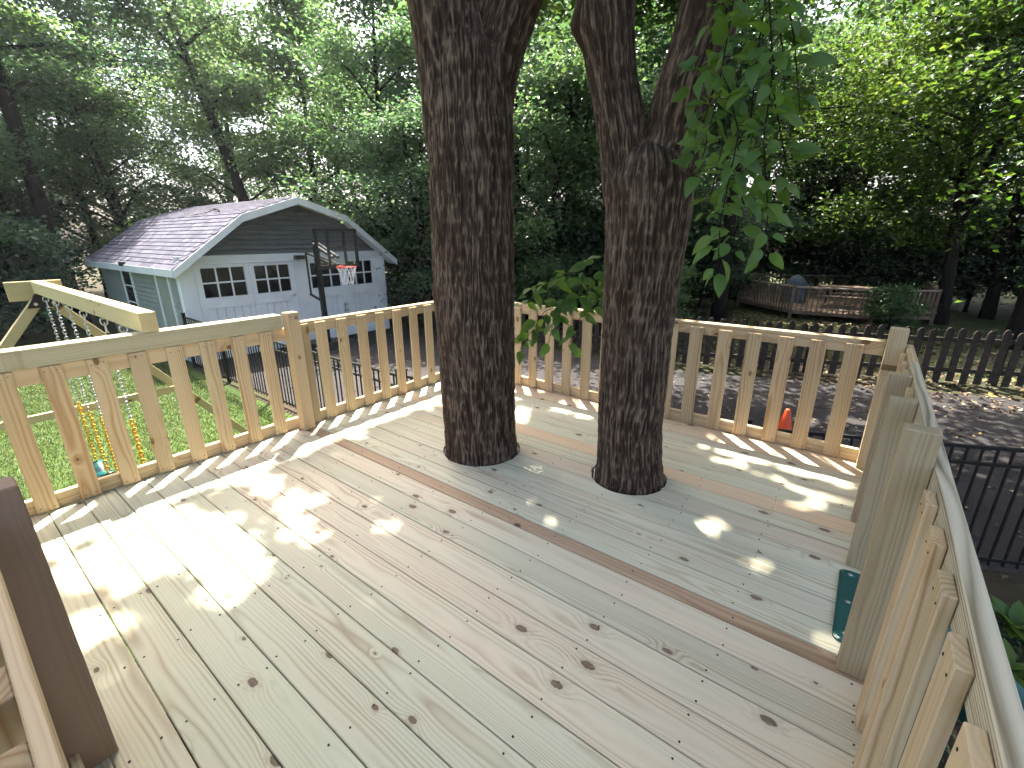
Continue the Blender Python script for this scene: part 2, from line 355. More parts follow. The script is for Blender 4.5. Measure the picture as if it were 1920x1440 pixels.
def bx(name, a, b, mat, parent, c=0.0025, axis=None):
    """axis-aligned board between two corners; grain along the longest side"""
    a, b = Vector(a), Vector(b); d = b-a; cen = (a+b)/2
    ax = max(range(3), key=lambda i: abs(d[i])) if axis is None else axis
    e = [Vector((1, 0, 0)), Vector((0, 1, 0)), Vector((0, 0, 1))]
    oth = [i for i in range(3) if i != ax]; wi = max(oth, key=lambda i: abs(d[i])); ti = [i for i in oth if i != wi][0]
    h = e[ax]*abs(d[ax])/2
    return plank(name, cen-h, cen+h, e[wi], abs(d[wi]), abs(d[ti]), mat, parent, c)

class Screws(MB):
    def add(s, p, n, r=0.0045):
        p, n = Vector(p), Vector(n); a = n.orthogonal().normalized(); b = n.cross(a); i = len(s.v)
        for k in range(7): th = k*2*math.pi/7; s.v.append(tuple(p+n*0.0012+(a*math.cos(th)+b*math.sin(th))*r))
        for k in range(7): th = k*2*math.pi/7; s.v.append(tuple(p-n*0.003+(a*math.cos(th)+b*math.sin(th))*r))
        s.f.append(tuple(range(i, i+7))); s.f += [(i+k, i+7+k, i+7+(k+1) % 7, i+(k+1) % 7) for k in range(7)]

# ------------------------------------------------------------------ noise for bark
def vnoise(u, v, seed, pu=None):
    iu = np.floor(u).astype(np.int64); iv = np.floor(v).astype(np.int64); fu = u-iu; fv = v-iv
    fu = fu*fu*(3-2*fu); fv = fv*fv*(3-2*fv)
    def h(a, b):
        if pu: a = np.mod(a, pu)
        x = (a*374761393+b*668265263+seed*1442695041) & 0xffffffff
        x = ((x ^ (x >> 13))*1274126177) & 0xffffffff
        return ((x ^ (x >> 16)) & 0xffff)/65535.0
    return (h(iu, iv)*(1-fu)+h(iu+1, iv)*fu)*(1-fv)+(h(iu, iv+1)*(1-fu)+h(iu+1, iv+1)*fu)*fv

def bark_tube(name, path, parent, mat, seed, bumps=(), du=0.0042, dz=0.010, amp=0.018):
    P = np.array(path, float)
    s = np.concatenate([[0], np.cumsum(np.linalg.norm(np.diff(P[:, :3], axis=0), axis=1))])
    n = int(s[-1]/dz)+2; q = np.linspace(0, s[-1], n)
    def cr(col):
        m = np.gradient(P[:, col], s); out = np.empty(n)
        k = np.clip(np.searchsorted(s, q)-1, 0, len(s)-2); h = s[k+1]-s[k]; t = (q-s[k])/h
        return (2*t**3-3*t**2+1)*P[k, col]+(t**3-2*t**2+t)*h*m[k]+(-2*t**3+3*t**2)*P[k+1, col]+(t**3-t**2)*h*m[k+1]
    C = np.stack([cr(0), cr(1), cr(2)], 1); rad = np.interp(q, s, P[:, 3])
    T = np.gradient(C, axis=0); T /= np.linalg.norm(T, axis=1)[:, None]
    A = np.tile(np.array([1.0, 0, 0]), (n, 1)); A -= T*(A*T).sum(1)[:, None]; A /= np.linalg.norm(A, axis=1)[:, None]; B = np.cross(T, A)
    rm = P[:, 3].mean(); ns = max(24, int(2*math.pi*rm/du)); th = np.arange(ns)*2*math.pi/ns
    dirs = np.cos(th)[None, :, None]*A[:, None, :]+np.sin(th)[None, :, None]*B[:, None, :]
    U = (th/(2*math.pi))[None, :].repeat(n, 0); Q = q[:, None].repeat(ns, 1)
    circ = 2*math.pi*rm
    n1 = max(6, int(circ/0.021)); n2 = max(10, int(circ/0.0115)); n3 = max(4, int(circ/0.20))
    wob = (vnoise(U*n3, Q/0.30, seed+9, n3)-0.5)*1.5+(vnoise(U*n3*3, Q/0.10, seed+10, n3*3)-0.5)*0.5
    a = 1-np.abs(2*vnoise(U*n1+wob*1.3, Q/0.15+5*vnoise(U*n1, Q/4, seed+3, n1), seed, n1)-1)
    b = 1-np.abs(2*vnoise(U*n2+wob*2.2, Q/0.075, seed+1, n2)-1)
    c = vnoise(U*n2*2, Q/0.03, seed+2, n2*2)
    ridge = np.clip(0.50*a**1.3+0.50*b**1.2+0.20*(c-.5)+0.02, 0, 1)
    big = (vnoise(U*3, Q/0.8, seed+5, 3)-0.5)*0.02*rm/0.25+(vnoise(U*n3, Q/0.35, seed+6, n3)-0.5)*0.006
    r = rad[:, None]-0.011+big+(ridge-0.6)*amp
    V = C[:, None, :]+dirs*r[:, :, None]
    for (bp, br, bh) in bumps:
        dd = ((V-np.array(bp))**2).sum(2); V = V+dirs*(bh*np.exp(-dd/br**2))[:, :, None]
    i = np.arange(n-1)[:, None]*ns; j = np.arange(ns)[None, :]; jn = (j+1) % ns
    F = np.stack([i+j, i+jn, i+ns+jn, i+ns+j], 2).reshape(-1, 4)
    off = np.array(parent_world(parent)); me = npmesh(V.reshape(-1, 3)-off, F, mat, True)
    at = me.attributes.new('ridge', 'FLOAT', 'POINT'); at.data.foreach_set('value', ridge.astype(np.float32).ravel())
    return link(name, me, parent)

# ------------------------------------------------------------------ leaf clouds
def leaf_cloud(P, L, Wd, up, spread, mat, droop=0.0):
    """folded rhombus leaves at points P; up (n,3) preferred normal"""
    n = len(P); nrm = up+rng.normal(0, spread, (n, 3)); nrm /= np.linalg.norm(nrm, axis=1)[:, None]
    d = rng.normal(0, 1, (n, 3)); d[:, 2] -= droop; d -= nrm*(d*nrm).sum(1)[:, None]; d /= np.linalg.norm(d, axis=1)[:, None]
    s = np.cross(nrm, d); L = np.broadcast_to(L, n)[:, None]; Wd = np.broadcast_to(Wd, n)[:, None]
    lift = nrm*Wd*0.22
    V = np.stack([P-d*L*0.5, P-d*L*0.05+s*Wd*0.5+lift, P+d*L*0.5-nrm*L*0.1, P-d*L*0.05-s*Wd*0.5+lift], 1).reshape(-1, 3)
    b = np.arange(n)[:, None]*4
    F = np.concatenate([b+np.array([[0, 2, 1]]), b+np.array([[0, 3, 2]])], 0)
    return npmesh(V, F, mat)

# ================================================================== the setting
def sheet(name, poly, z, mat, kind='structure'):
    o = link(name, mesh([(x, y, z) for x, y in poly], [tuple(range(len(poly)))], mat)); return tag(o, kind=kind)
sheet('ground', [(-120, -120), (120, -120), (120, 120), (-120, 120)], ZG-0.012, M['dirt'])
sheet('driveway', [(-14.0, 3.9), (-4.6, 3.62), (-0.6, 4.5), (9, 8.7), (9, 13.2), (2.6, 12.0), (-3, 10.2), (-12.3, 9.8), (-14, 9.6)], ZG-0.004, M['asphalt'])
sheet('lawn', [(-30, -14), (-3.7, -14), (-3.7, 3.4), (-12.2, 3.55), (-20.5, 3.0), (-30, 3.0)], ZG, M['lawn'])
sheet('yard', [(-8, 13.5), (14, 13.2), (40, 30), (30, 60), (-40, 60), (-30, 26)], ZG-0.004, M['nyard'])

# grass on the lawn
def grass():
    n = 95000; u = rng.random(n)
    x = -3.9-9.5*u**1.3; y = rng.uniform(-2.0, 3.35, n)
    h = rng.uniform(0.02, 0.06, n); a = rng.uniform(0, 6.28, n); ln = rng.normal(0, 0.6, (n, 2))*h[:, None]
    B = np.stack([x, y, np.full(n, ZG)], 1); wd = np.stack([np.cos(a), np.sin(a), 0*a], 1)*0.004*(1+u)[:, None]
    tip = B+np.stack([ln[:, 0], ln[:, 1], h], 1)
    V = np.stack([B-wd, B+wd, tip], 1).reshape(-1, 3); F = np.arange(3*n).reshape(-1, 3)
    tag(link('grass', npmesh(V, F, M['grass'])), 'short green grass on the lawn beyond the left railing', 'grass', kind='stuff')
grass()

# ------------------------------------------------------------------ the deck
T1C, T2C = (-2.06, 2.31, 0.285), (-1.025, 2.583, 0.243)
XL, XR, YF = -3.565, 0.293, 3.765
dmb = MB()
for x in (-3.53, -3.13, -2.72, -1.5, -0.62, -0.2, 0.25): dmb.box((x-0.019, -0.3, -0.21), (x+0.019, 3.74, -0.028))
for y in (-0.32, 3.76): dmb.box((XL+0.01, y-0.019, -0.21), (XR-0.005, y+0.019, -0.0275))
for x in (-3.45, 0.2):
    for y in (-0.2, 3.6): dmb.box((x-0.045, y-0.045, ZG), (x+0.045, y+0.045, -0.212))
deck = link('deck_floor', dmb.mesh(M['joist'])); tag(deck, kind='structure')
seams = [1.70-0.1523*k for k in range(14)][::-1] + [1.786+0.1523*k for k in range(14)]
def deck_board(y0, y1, mat):
    g = 0.0024; y0 += g; y1 -= g
    holes = [(cx, cy, r) for cx, cy, r in (T1C, T2C) if cy+r > y0 and cy-r < y1]
    L = XR-XL; cx0 = (XL+XR)/2; yc = (y0+y1)/2; jit = random.uniform(-0.0012, 0.0008)
    if not holes:
        o = link('deck_board', board_mesh(L, y1-y0, 0.026, 0.003, mat), deck, (cx0, yc, -0.013+jit)); return o
    me_mb = MB(); xs = [XL, XR]
    for cx, cy, r in holes:
        xs += list(np.linspace(cx-r, cx+r, 41))
    xs = sorted(xs); run = None
    def cell(xa, xb, a0, a1, b0, b1):   # trapezium between x = xa and xb
        i = len(me_mb.v)
        me_mb.v += [(xa-cx0, a0-yc, -0.013), (xb-cx0, b0-yc, -0.013), (xb-cx0, b1-yc, -0.013), (xa-cx0, a1-yc, -0.013),
                    (xa-cx0, a0-yc, 0.013), (xb-cx0, b0-yc, 0.013), (xb-cx0, b1-yc, 0.013), (xa-cx0, a1-yc, 0.013)]
        me_mb.f += [tuple(i+k for k in q) for q in ((4, 5, 6, 7), (0, 1, 5, 4), (2, 3, 7, 6), (3, 2, 1, 0))]
    def half(x):
        for cx, cy, r in holes:
            if abs(x-cx) < r-1e-6: return cy, math.sqrt(r*r-(x-cx)**2)
        return None
    for xa, xb in zip(xs[:-1], xs[1:]):
        ins = half((xa+xb)/2)
        if ins is None: cell(xa, xb, y0, y1, y0, y1); continue
        def hw(x):
            for cx, cy, r in holes:
                if abs((xa+xb)/2-cx) < r: return cy, math.sqrt(max(0, r*r-(x-cx)**2))
        cy, ha = hw(xa); _, hb = hw(xb)
        cl = lambda q: min(max(q, y0), y1)
        if cl(cy-ha) > y0+1e-4 or cl(cy-hb) > y0+1e-4: cell(xa, xb, y0, cl(cy-ha), y0, cl(cy-hb))
        if cl(cy+ha) < y1-1e-4 or cl(cy+hb) < y1-1e-4: cell(xa, xb, cl(cy+ha), y1, cl(cy+hb), y1)
    return link('deck_board', me_mb.mesh(mat), deck, (cx0, yc, -0.013+jit))
sc = Screws()
tan = wood_mat('tan_deck_wood', (0.64, 0.52, 0.37), (0.42, 0.28, 0.16), (1, 0.97, 0.92), (1.0, 0.9, 0.8), 0.7, (0.10, 0.06, 0.03), 0.6)
for a, b in zip(seams[:-1], seams[1:]):
    if b > 3.80: break
    br = abs(a-1.70) < 0.01
    mat = M['brown'] if br else (tan if (abs(a-2.70) < 0.03 or a > 3.44) else M['deck'])
    o = deck_board(a, b, mat)
    if br: o['label'] = 'narrow brown filler board in the pale deck'
    for x in (-3.53, -3.13, -2.72, -2.3, -1.9, -1.5, -1.06, -0.62, -0.2, 0.22):
        for y in ((a+0.03, b-0.03) if not br else ((a+b)/2,)):
            xx = x+random.uniform(-.012, .012); yy = y+random.uniform(-.008, .008)
            if all(math.hypot(xx-c[0], yy-c[1]) > c[2]+0.01 for c in (T1C, T2C)): sc.add((xx, yy, 0.0003), (0, 0, 1), 0.0038)
tag(build('screw_heads', sc, M['screw'], deck), kind='stuff')

# ------------------------------------------------------------------ railings
W, G = M['rail'], M['railshade']
# left railing
rl = thing('deck_railing', (-3.53, 0, 0), 'long left railing of pale pickets with one taller middle post, lawn behind it', 'railing')
s = Screws()
for y in (-0.063, 0.135, 0.329, 0.525, 0.718, 0.913, 1.104, 1.299, 1.494):
    h = 0.829+random.uniform(-.002, .0); bx('baluster', (-3.519, y, 0.004), (-3.5, y+0.092, h), W, rl)
    for q in (0.02, 0.072):
        for z in (h-0.03, 0.03): s.add((-3.4998, y+q+random.uniform(-.006, .006), z+random.uniform(-.008, .008)), (1, 0, 0), 0.0032)
for y in (1.785, 1.938, 2.133, 2.33, 2.525, 2.721, 2.92, 3.115, 3.31, 3.5):
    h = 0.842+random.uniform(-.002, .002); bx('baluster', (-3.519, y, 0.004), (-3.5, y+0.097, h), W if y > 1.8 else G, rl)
    for q in (0.02, 0.076):
        for z in (h-0.03, 0.03): s.add((-3.4998, y+q+random.uniform(-.006, .006), z+random.uniform(-.008, .008)), (1, 0, 0), 0.0032)
bx('top_rail', (-3.618, -0.14, 0.8315), (-3.501, 1.679, 0.936), M['leftcap'], rl)
bx('upper_rail', (-3.5585, -0.14, 0.737), (-3.5205, 1.76, 0.8295), W, rl)
bx('top_rail', (-3.60, 1.765, 0.764), (-3.5205, 3.70, 0.858), W, rl)
bx('bottom_rail', (-3.5585, -0.14, 0.002), (-3.5205, 3.70, 0.089), W, rl)
pm = bx('post', (-3.4985, 1.681, 0.001), (-3.411, 1.774, 0.957), W, rl, 0.004)
bm = MB().tube([(-3.4115, 1.745, 0.915), (-3.404, 1.745, 0.915)], 0.012, 12); b_ = build('bolt', bm, M['steel'], rl, False)
bm = MB().tube([(-3.411, 1.70, 0.93), (-3.4085, 1.70, 0.93)], 0.005, 8); build('bolt', bm, M['screw'], rl)
tag(build('screw_heads', s, M['screw'], rl), kind='stuff')
# far railing
rf = thing('deck_railing', (-1.7, 3.73, 0), 'far railing of pale pickets running behind both tree trunks', 'railing')
s = Screws()
for x in (-3.43, -3.23, -3.03, -2.828, -2.632, -2.432, -2.232, -2.025, -1.83, -1.635, -1.44, -1.25, -1.058, -0.847, -0.646, -0.44, -0.246, -0.046):
    h = 0.816+random.uniform(-.003, .003); bx('baluster', (x, 3.70, 0.004), (x+0.096, 3.719, h), W, rf)
    for q in (0.02, 0.076):
        for z in (h-0.025, 0.03): s.add((x+q, 3.6998, z+random.uniform(-.008, .008)), (0, -1, 0), 0.0032)
bx('top_rail', (-3.50, 3.7205, 0.757), (0.155, 3.80, 0.85), W, rf)
bx('bottom_rail', (-3.50, 3.7205, 0.002), (0.155, 3.7585, 0.089), W, rf)
tag(build('screw_heads', s, M['screw'], rf), kind='stuff')
# right railing
rr = thing('deck_railing', (0.25, 1.7, 0), 'right railing close to the viewer with posts, pickets and a slide opening', 'railing')
s = Screws()
bx('top_rail', (0.2525, -0.6, 0.76), (0.2905, 3.20, 0.85), M['paleRail'], rr, 0.004)
bx('top_rail', (0.2525, 3.203, 0.759), (0.2905, 3.72, 0.849), W, rr, 0.004)
bx('bottom_rail', (0.2525, -0.3, 0.002), (0.2905, 1.70, 0.089), W, rr)
bx('bottom_rail', (0.2525, 2.46, 0.002), (0.2905, 3.70, 0.089), W, rr)
bx('post', (0.157, 3.606, 0.001), (0.2485, 3.698, 0.953), W, rr, 0.003)
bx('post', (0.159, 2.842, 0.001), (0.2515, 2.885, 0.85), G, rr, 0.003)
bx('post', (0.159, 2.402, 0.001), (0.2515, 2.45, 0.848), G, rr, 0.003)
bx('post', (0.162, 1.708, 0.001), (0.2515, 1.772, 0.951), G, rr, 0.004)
for y in (3.42, 3.2, 3.0, 2.62, 1.49, 1.285, 1.09, 0.89, 0.69, 0.49, 0.29, 0.09):
    bx('baluster', (0.2265, y, 0.004), (0.2515, y+0.092, 0.828), W, rr)
    for q in (0.02, 0.072): s.add((0.2262, y+q, 0.79), (-1, 0, 0), 0.003)
tag(build('screw_heads', s, M['screw'], rr), kind='stuff')
# near railing, at the viewer's left hand
rn = thing('deck_railing', (-1.6, -0.05, 0), 'near railing at the lower left corner with a dark brown post', 'railing')
po = bx('post', (-1.645, -0.095, 0.001), (-1.56, 0.047, 0.925), M['post_brown'], rn, 0.004); po['label'] = 'dark brown wide post'
bx('top_rail', (-3.48, -0.052, 0.76), (0.2, -0.029, 0.85), W, rn)
for k in range(14):
    x = -0.83-0.195*k
    bx('baluster', (x, -0.092, 0.004), (x+0.09, -0.0535, 0.824), W, rn)
bx('cap_rail', (-3.48, -0.135, 0.80), (0.2, -0.0945, 0.87), W, rn)
bx('bottom_rail', (-3.48, -0.052, 0.002), (0.2, -0.029, 0.089), W, rn)
bx('offcut', (-1.50, -0.005, 0.001), (-1.44, 0.02, 0.02), tan, rn, 0.002)

# ------------------------------------------------------------------ slide with its flange on the deck edge
sl = thing('plastic_slide', (0.2, 2.1, 0), 'green plastic slide lip screwed to the deck edge between two posts', 'slide')
def slide():
    prof = [(-0.245, 0.0), (-0.235, 0.016), (0.0, 0.018), (0.235, 0.016), (0.245, 0.0)]
    out = [(0.205, 0.004), (0.21, 0.008), (0.22, 0.010), (0.27, 0.009), (0.36, -0.01), (0.55, -0.14), (1.2, -0.72), (1.75, -1.12), (2.3, -1.26)]
    V = []; F = []; ys = [1.86, 1.865, 1.88, 1.9, 2.105, 2.31, 2.33, 2.345, 2.35]
    for i, (x, z) in enumerate(out):
        lip = 0.0 if i < 4 else min(0.13, 0.05*(i-3))
        for j, y in enumerate(ys):
            e = min(j, 8-j); V.append((x, y, z+(lip if e <= 1 else (lip*0.55 if e == 2 else 0))-(0.012 if (e == 0 and i < 4) else 0)))
    n = len(ys)
    for i in range(len(out)-1):
        for j in range(n-1): F.append((i*n+j, (i+1)*n+j, (i+1)*n+j+1, i*n+j+1))
    off = Vector(sl.location); me = mesh([Vector(v)-off for v in V], F, M['green'], True)
    o = link('chute', me, sl); md = o.modifiers.new('solid', 'SOLIDIFY'); md.thickness = 0.006; md.offset = -1
    rd = 0.03; pl = [(0.262, 1.858), (0.262, 2.352)]
    for cx, cy, a0 in ((0.138+rd, 2.352-rd, 90), (0.138+rd, 1.858+rd, 180)):
        pl += [(cx+rd*math.cos(R(a0+q)), cy+rd*math.sin(R(a0+q))) for q in (0, 22, 45, 68, 90)]
    inn = [((x-.2)*.88+.2+.004, (y-2.105)*.975+2.105) for x, y in pl]
    mb = MB(); n = len(pl); mb.v = [(x, y, .002) for x, y in pl]+[(x, y, .010) for x, y in pl]+[(x, y, .0145) for x, y in inn]
    mb.f = [(k, (k+1) % n, n+(k+1) % n, n+k) for k in range(n)]+[(n+k, n+(k+1) % n, 2*n+(k+1) % n, 2*n+k) for k in range(n)]+[tuple(range(2*n, 3*n))]
    build('lip', mb, M['green'], sl)
    for y in (1.90, 2.105, 2.31):
        build('recess', MB().tube([(0.178, y, 0.0142), (0.178, y, 0.0165)], [0.019, 0.016], 16), M['green'], sl)
        build('bolt', MB().tube([(0.178, y, 0.0160), (0.178, y, 0.0195)], [0.0105, 0.007], 12), M['steel'], sl, True)
slide()

# ------------------------------------------------------------------ swing set
sw = thing('swing_set', (-7.05, 0.86, ZG), 'swing set frame of pale timber with long beam resting on left railing', 'swing set')
S = M['swingwood']
bx('beam', (-7.12, 0.817, 0.938), (-3.50, 0.905, 1.062), S, sw, 0.003)
bx('cross_piece', (-7.16, 0.62, 0.86), (-7.122, 1.06, 1.061), S, sw, 0.003)
ap = Vector((-7.05, 0.86, 0.90))
for sgn in (-1, 1):
    plank('leg', ap+Vector((0, 0.01*sgn, 0.0)), (-7.05-0.06*0, 0.86+sgn*1.79, ZG), (1, 0, 0), 0.089, 0.089, S, sw, 0.003)
bx('cross_bar', (-7.0, 0.86-1.10, -0.43), (-6.962, 0.86+1.10, -0.345), S, sw, 0.003)
mb = MB(); mb.prism([(0.72, 0.79), (0.80, 0.935), (0.93, 0.935), (1.0, 0.79)], 'x', -6.995, -6.985); build('bracket', mb, M['black'], sw)
for y in (0.79, 0.93): build('bolt', MB().tube([(-6.985, y, 0.83), (-6.975, y, 0.83)], 0.016, 10), M['steel'], sw)

def link_mesh(L, Wd, r):
    mb = MB(); pts = []
    for k in range(13):
        th = 2*math.pi*k/12; pts.append((math.cos(th)*Wd/2, 0, math.sin(th)*Wd/2+(L/2-Wd/2)*(1 if math.sin(th) >= 0 else -1)))
    mb.tube(pts, r, 6, False); return mb
def chain(x, y, z0, z1, step, Wd, r):
    mb = MB(); base = link_mesh(step*1.32, Wd, r); n = int((z0-z1)/step)
    for k in range(n):
        z = z0-step*(k+0.5); i = len(mb.v)
        for v in base.v: mb.v.append((x+v[0], y+v[1], z+v[2]) if k % 2 else (x+v[1], y+v[0], z+v[2]))
        mb.f += [tuple(i+q for q in f) for f in base.f]
    return mb
def swing(x0, x1, zseat, zyel, seat, label):
    t = thing('swing', ((x0+x1)/2, 0.861, zseat), label, 'swing', 'swings hanging from the beam')
    for x in (x0, x1):
        h = MB(); h.tube([(x, 0.861, 0.937), (x, 0.861, 0.90)], 0.008, 8); h.tube([(x, 0.861+0.022*math.cos(a), 0.885+0.03*math.sin(a)) for a in np.linspace(0, 6.283, 13)], 0.005, 6, False)
        h.tube([(x+0.018*math.cos(a), 0.861, 0.835+0.04*math.sin(a)) for a in np.linspace(0, 6.283, 13)], 0.0045, 6, False)
        build('hook', h, M['steel'], t, True)
        build('chain', chain(x, 0.861, 0.80, zyel, 0.032, 0.024, 0.0042), M['steel'], t, True)
        build('coated_chain', chain(x, 0.861, zyel, zseat+0.02, 0.036, 0.030, 0.0068), M['yellow'], t, True)
    if seat == 'belt':
        V = []; F = []
        for k in range(13):
            u = k/12; x = x0+(x1-x0)*u; z = zseat-0.09*math.sin(math.pi*u)
            for y in (-0.07, 0.07): V.append((x, 0.861+y, z))
        F = [(2*k, 2*k+1, 2*k+3, 2*k+2) for k in range(12)]
        off = Vector(t.location); o = link('seat', mesh([Vector(v)-off for v in V], F, M['green'], True), t)
        md = o.modifiers.new('solid', 'SOLIDIFY'); md.thickness = 0.02
    else:
        build('bar', MB().tube([(x0-0.05, 0.861, zseat), (x1+0.05, 0.861, zseat)], 0.017, 10), M['green'], t, True)
swing(-6.86, -6.36, -1.02, -0.28, 'belt', 'green belt swing on yellow chains, farthest from the railing')
swing(-5.80, -5.27, -1.02, -0.2, 'belt', 'green belt swing on yellow chains, middle one under the beam')
swing(-4.63, -4.13, -0.72, 0.06, 'bar', 'trapeze bar on yellow chains, nearest the railing')

# ================================================================== garage
GX, GY0, GY1 = -12.4, 3.78, 9.46
ga = thing('garage', (-15.6, 6.6, ZG), 'white and grey garage with four windowed doors and shallow shingled roof', 'garage')
PR = [(3.60, 0.83), (5.22, 2.03), (6.66, 2.49), (8.05, 2.07), (9.68, 0.83)]       # roof line (y, z)
def roofz(y):
    for (a, za), (b, zb) in zip(PR[:-1], PR[1:]):
        if a <= y <= b: return za+(zb-za)*(y-a)/(b-a)
    return 0.8
core = MB().prism([(GY0+.03, ZG), (GY1-.03, ZG), (GY1-.03, 0.78), (8.0, 1.90), (6.66, 2.32), (5.27, 1.87), (GY0+.03, 0.78)], 'x', -18.9, GX-0.06)
build('wall', core, M['sidegreen'], ga)
# front: header, piers, lap siding in the gable
build('header', MB().box((GX-.055, GY0, 0.89), (GX+.012, GY1, 1.09)), M['trim'], ga)
for a, b in ((GY0, 4.10), (6.50, 6.86), (9.10, GY1)):
    build('pier', MB().box((GX-.055, a, ZG), (GX+.004, b, 0.888)), M['white'], ga)
z = 1.093
while z < 2.3:
    def span(zz):
        lo = [y for y in np.linspace(3.7, 6.66, 300) if roofz(y)-0.1 > zz]; hi = [y for y in np.linspace(6.66, 9.6, 300) if roofz(y)-0.1 > zz]
        return (max(GY0, lo[0]), min(GY1, hi[-1])) if lo and hi else None
    s0, s1 = span(z), span(z+0.104)
    if s0 is None: break
    if s1 is None: s1 = (6.6, 6.7)
    mb = MB(); t0, t1 = GX+.008, GX-.02
    mb.v = [(t0, s0[0], z), (t0, s0[1], z), (t1, s1[1], z+.104), (t1, s1[0], z+.104), (t0-.05, s0[0], z), (t0-.05, s0[1], z), (t1-.025, s1[1], z+.104), (t1-.025, s1[0], z+.104)]
    mb.f = [(0, 1, 2, 3), (4, 7, 6, 5), (0, 4, 5, 1), (3, 2, 6, 7), (1, 5, 6, 2), (0, 3, 7, 4)]
    build('siding_board', mb, M['siding'], ga); z += 0.118
# doors
def garage_door(y0, y1, wy0, wy1):
    mb = MB(); xf = GX-.012; xb = GX-.05; w0, w1 = 0.115, 0.81
    mb.box((xb, y0, ZG+.03), (xf, wy0, 0.886)); mb.box((xb, wy1, ZG+.03), (xf, y1, 0.886))
    mb.box((xb, wy0, w1), (xf, wy1, 0.886)); mb.box((xb, wy0, -0.14), (xf, wy1, w0)); mb.box((xb, wy0, ZG+.03), (xf, wy1, ZG+.2))
    d = build('garage_door', mb, M['white'], ga)
    n = 5; pw = (wy1-wy0)/n
    for k in range(n):
        build('panel_board', MB().box((xb, wy0+k*pw+.006, ZG+.2), (xf-.016-0.003*(k % 2), wy0+(k+1)*pw-.006, -0.142)), M['white'], d)
    for i in range(3):
        for j in range(2):
            ya = wy0+(wy1-wy0)*i/3; yb = wy0+(wy1-wy0)*(i+1)/3; za = w0+(w1-w0)*j/2; zb = w0+(w1-w0)*(j+1)/2
            build('pane', MB().box((xb, ya+.014, za+.014), (xb+.012, yb-.014, zb-.014)), M['pane'], d)
    mu = MB()
    for i in (1, 2): y = wy0+(wy1-wy0)*i/3; mu.box((xb, y-.018, w0), (xf-.004, y+.018, w1))
    mu.box((xb, wy0, (w0+w1)/2-.018), (xf-.006, wy1, (w0+w1)/2+.018)); build('muntins', mu, M['white'], d)
    return d
garage_door(4.108, 5.335, 4.25, 5.22)
d2 = garage_door(5.343, 6.492, 5.46, 6.36)
d3 = garage_door(6.868, 7.975, 6.96, 7.86)
garage_door(7.983, 9.092, 8.10, 8.98)
build('latch', MB().box((GX-.012, 6.37, 0.0), (GX+.01, 6.43, 0.03)).box((GX-.012, 6.30, -0.02), (GX+.004, 6.45, -0.008)), M['steel'], d2)
build('latch', MB().tube([(GX+.01, 7.90, -.35), (GX+.01, 7.90, -.72)], 0.012, 8).box((GX-.012, 7.87, -.45), (GX+.012, 8.02, -.42)).box((GX-.012, 7.87, -.62), (GX+.012, 8.02, -.59)), M['steel'], d3)
build('door_stop_trim', MB().box((GX-.01, 4.15, 0.9), (GX+.024, 6.35, 0.922)), M['white'], ga)
build('flood_light', MB().box((GX+.012, 6.52, 0.93), (GX+.17, 6.75, 1.03)), M['black'], ga)
# side wall
z = ZG+.02
while z < 0.8:
    h = min(0.104, 0.80-z); mb = MB()
    mb.prism([(GY0+.03, z), (GY0-.012, z), (GY0+.014, z+h), (GY0+.03, z+h)], 'x', -18.88, GX-.06); build('siding_board', mb, M['sidegreen'], ga); z += 0.118
build('corner_board', MB().box((GX-.13, GY0-.012, ZG), (GX-.0555, GY0+.03, 0.80)), M['trim'], ga)
def opening(x0, x1, z0, z1, cols, rows, nm, fill):
    mb = MB(); w = 0.075; yf = GY0-.03; yb = GY0+.029
    mb.box((x0, yf, z0), (x0+w, yb, z1)); mb.box((x1-w, yf, z0), (x1, yb, z1)); mb.box((x0+w, yf, z1-w), (x1-w, yb, z1)); mb.box((x0+w, yf, z0), (x1-w, yb, z0+w))
    o = build(nm, mb, M['trim'], ga)
    for i in range(cols):
        for j in range(rows):
            a = x0+w+(x1-x0-2*w)*i/cols; b = x0+w+(x1-x0-2*w)*(i+1)/cols; c = z0+w+(z1-z0-2*w)*j/rows; d = z0+w+(z1-z0-2*w)*(j+1)/rows
            build('pane' if fill == 'pane' else 'door_leaf', MB().box((a+.015, GY0-.012, c+.015), (b-.015, GY0+.02, d-.015)), M[fill], o)
    if cols*rows > 1:
        mu = MB()
        for j in range(1, rows): zc = z0+w+(z1-z0-2*w)*j/rows; mu.box((x0+w, GY0-.018, zc-.018), (x1-w, GY0+.02, zc+.018))
        build('muntins', mu, M['trim'], o)
opening(-16.75, -15.85, -0.75, 0.77, 1, 3, 'window', 'pane')
opening(-13.95, -13.0, ZG+.02, 0.78, 1, 1, 'side_door', 'sidegreen')
build('flood_light', MB().box((-15.6, 3.50, 0.80), (-15.45, 3.62, 0.90)), M['black'], ga)
# roof with shingles, fascia
rb = MB()
th = 0.07
for (a, za), (b, zb) in zip(PR[:-1], PR[1:]):
    rb.prism([(a, za-th), (b, zb-th), (b, zb), (a, za)], 'x', -19.6, -12.06)
roof = build('roof', rb, M['shingle'], ga)
rk = MB(); X0, X1 = -12.055, -12.02
for (a, za), (b, zb) in zip(PR[:-1], PR[1:]):
    rk.prism([(a, za-.185), (b, zb-.185), (b, zb-.012), (a, za-.012)], 'x', X0, X1)
build('rake_board', rk, M['trim'], ga)
so = MB()
for (a, za), (b, zb) in zip(PR[:-1], PR[1:]):
    so.prism([(a+.02, za-.15), (b, zb-.15), (b, zb-.075), (a+.02, za-.075)], 'x', GX-.03, X0-.002)
build('soffit', so, M['trim'], ga)
build('fascia', MB().box((-19.6, 3.565, 0.665), (-12.06, 3.598, 0.832)), M['trim'], ga)
tabs = []
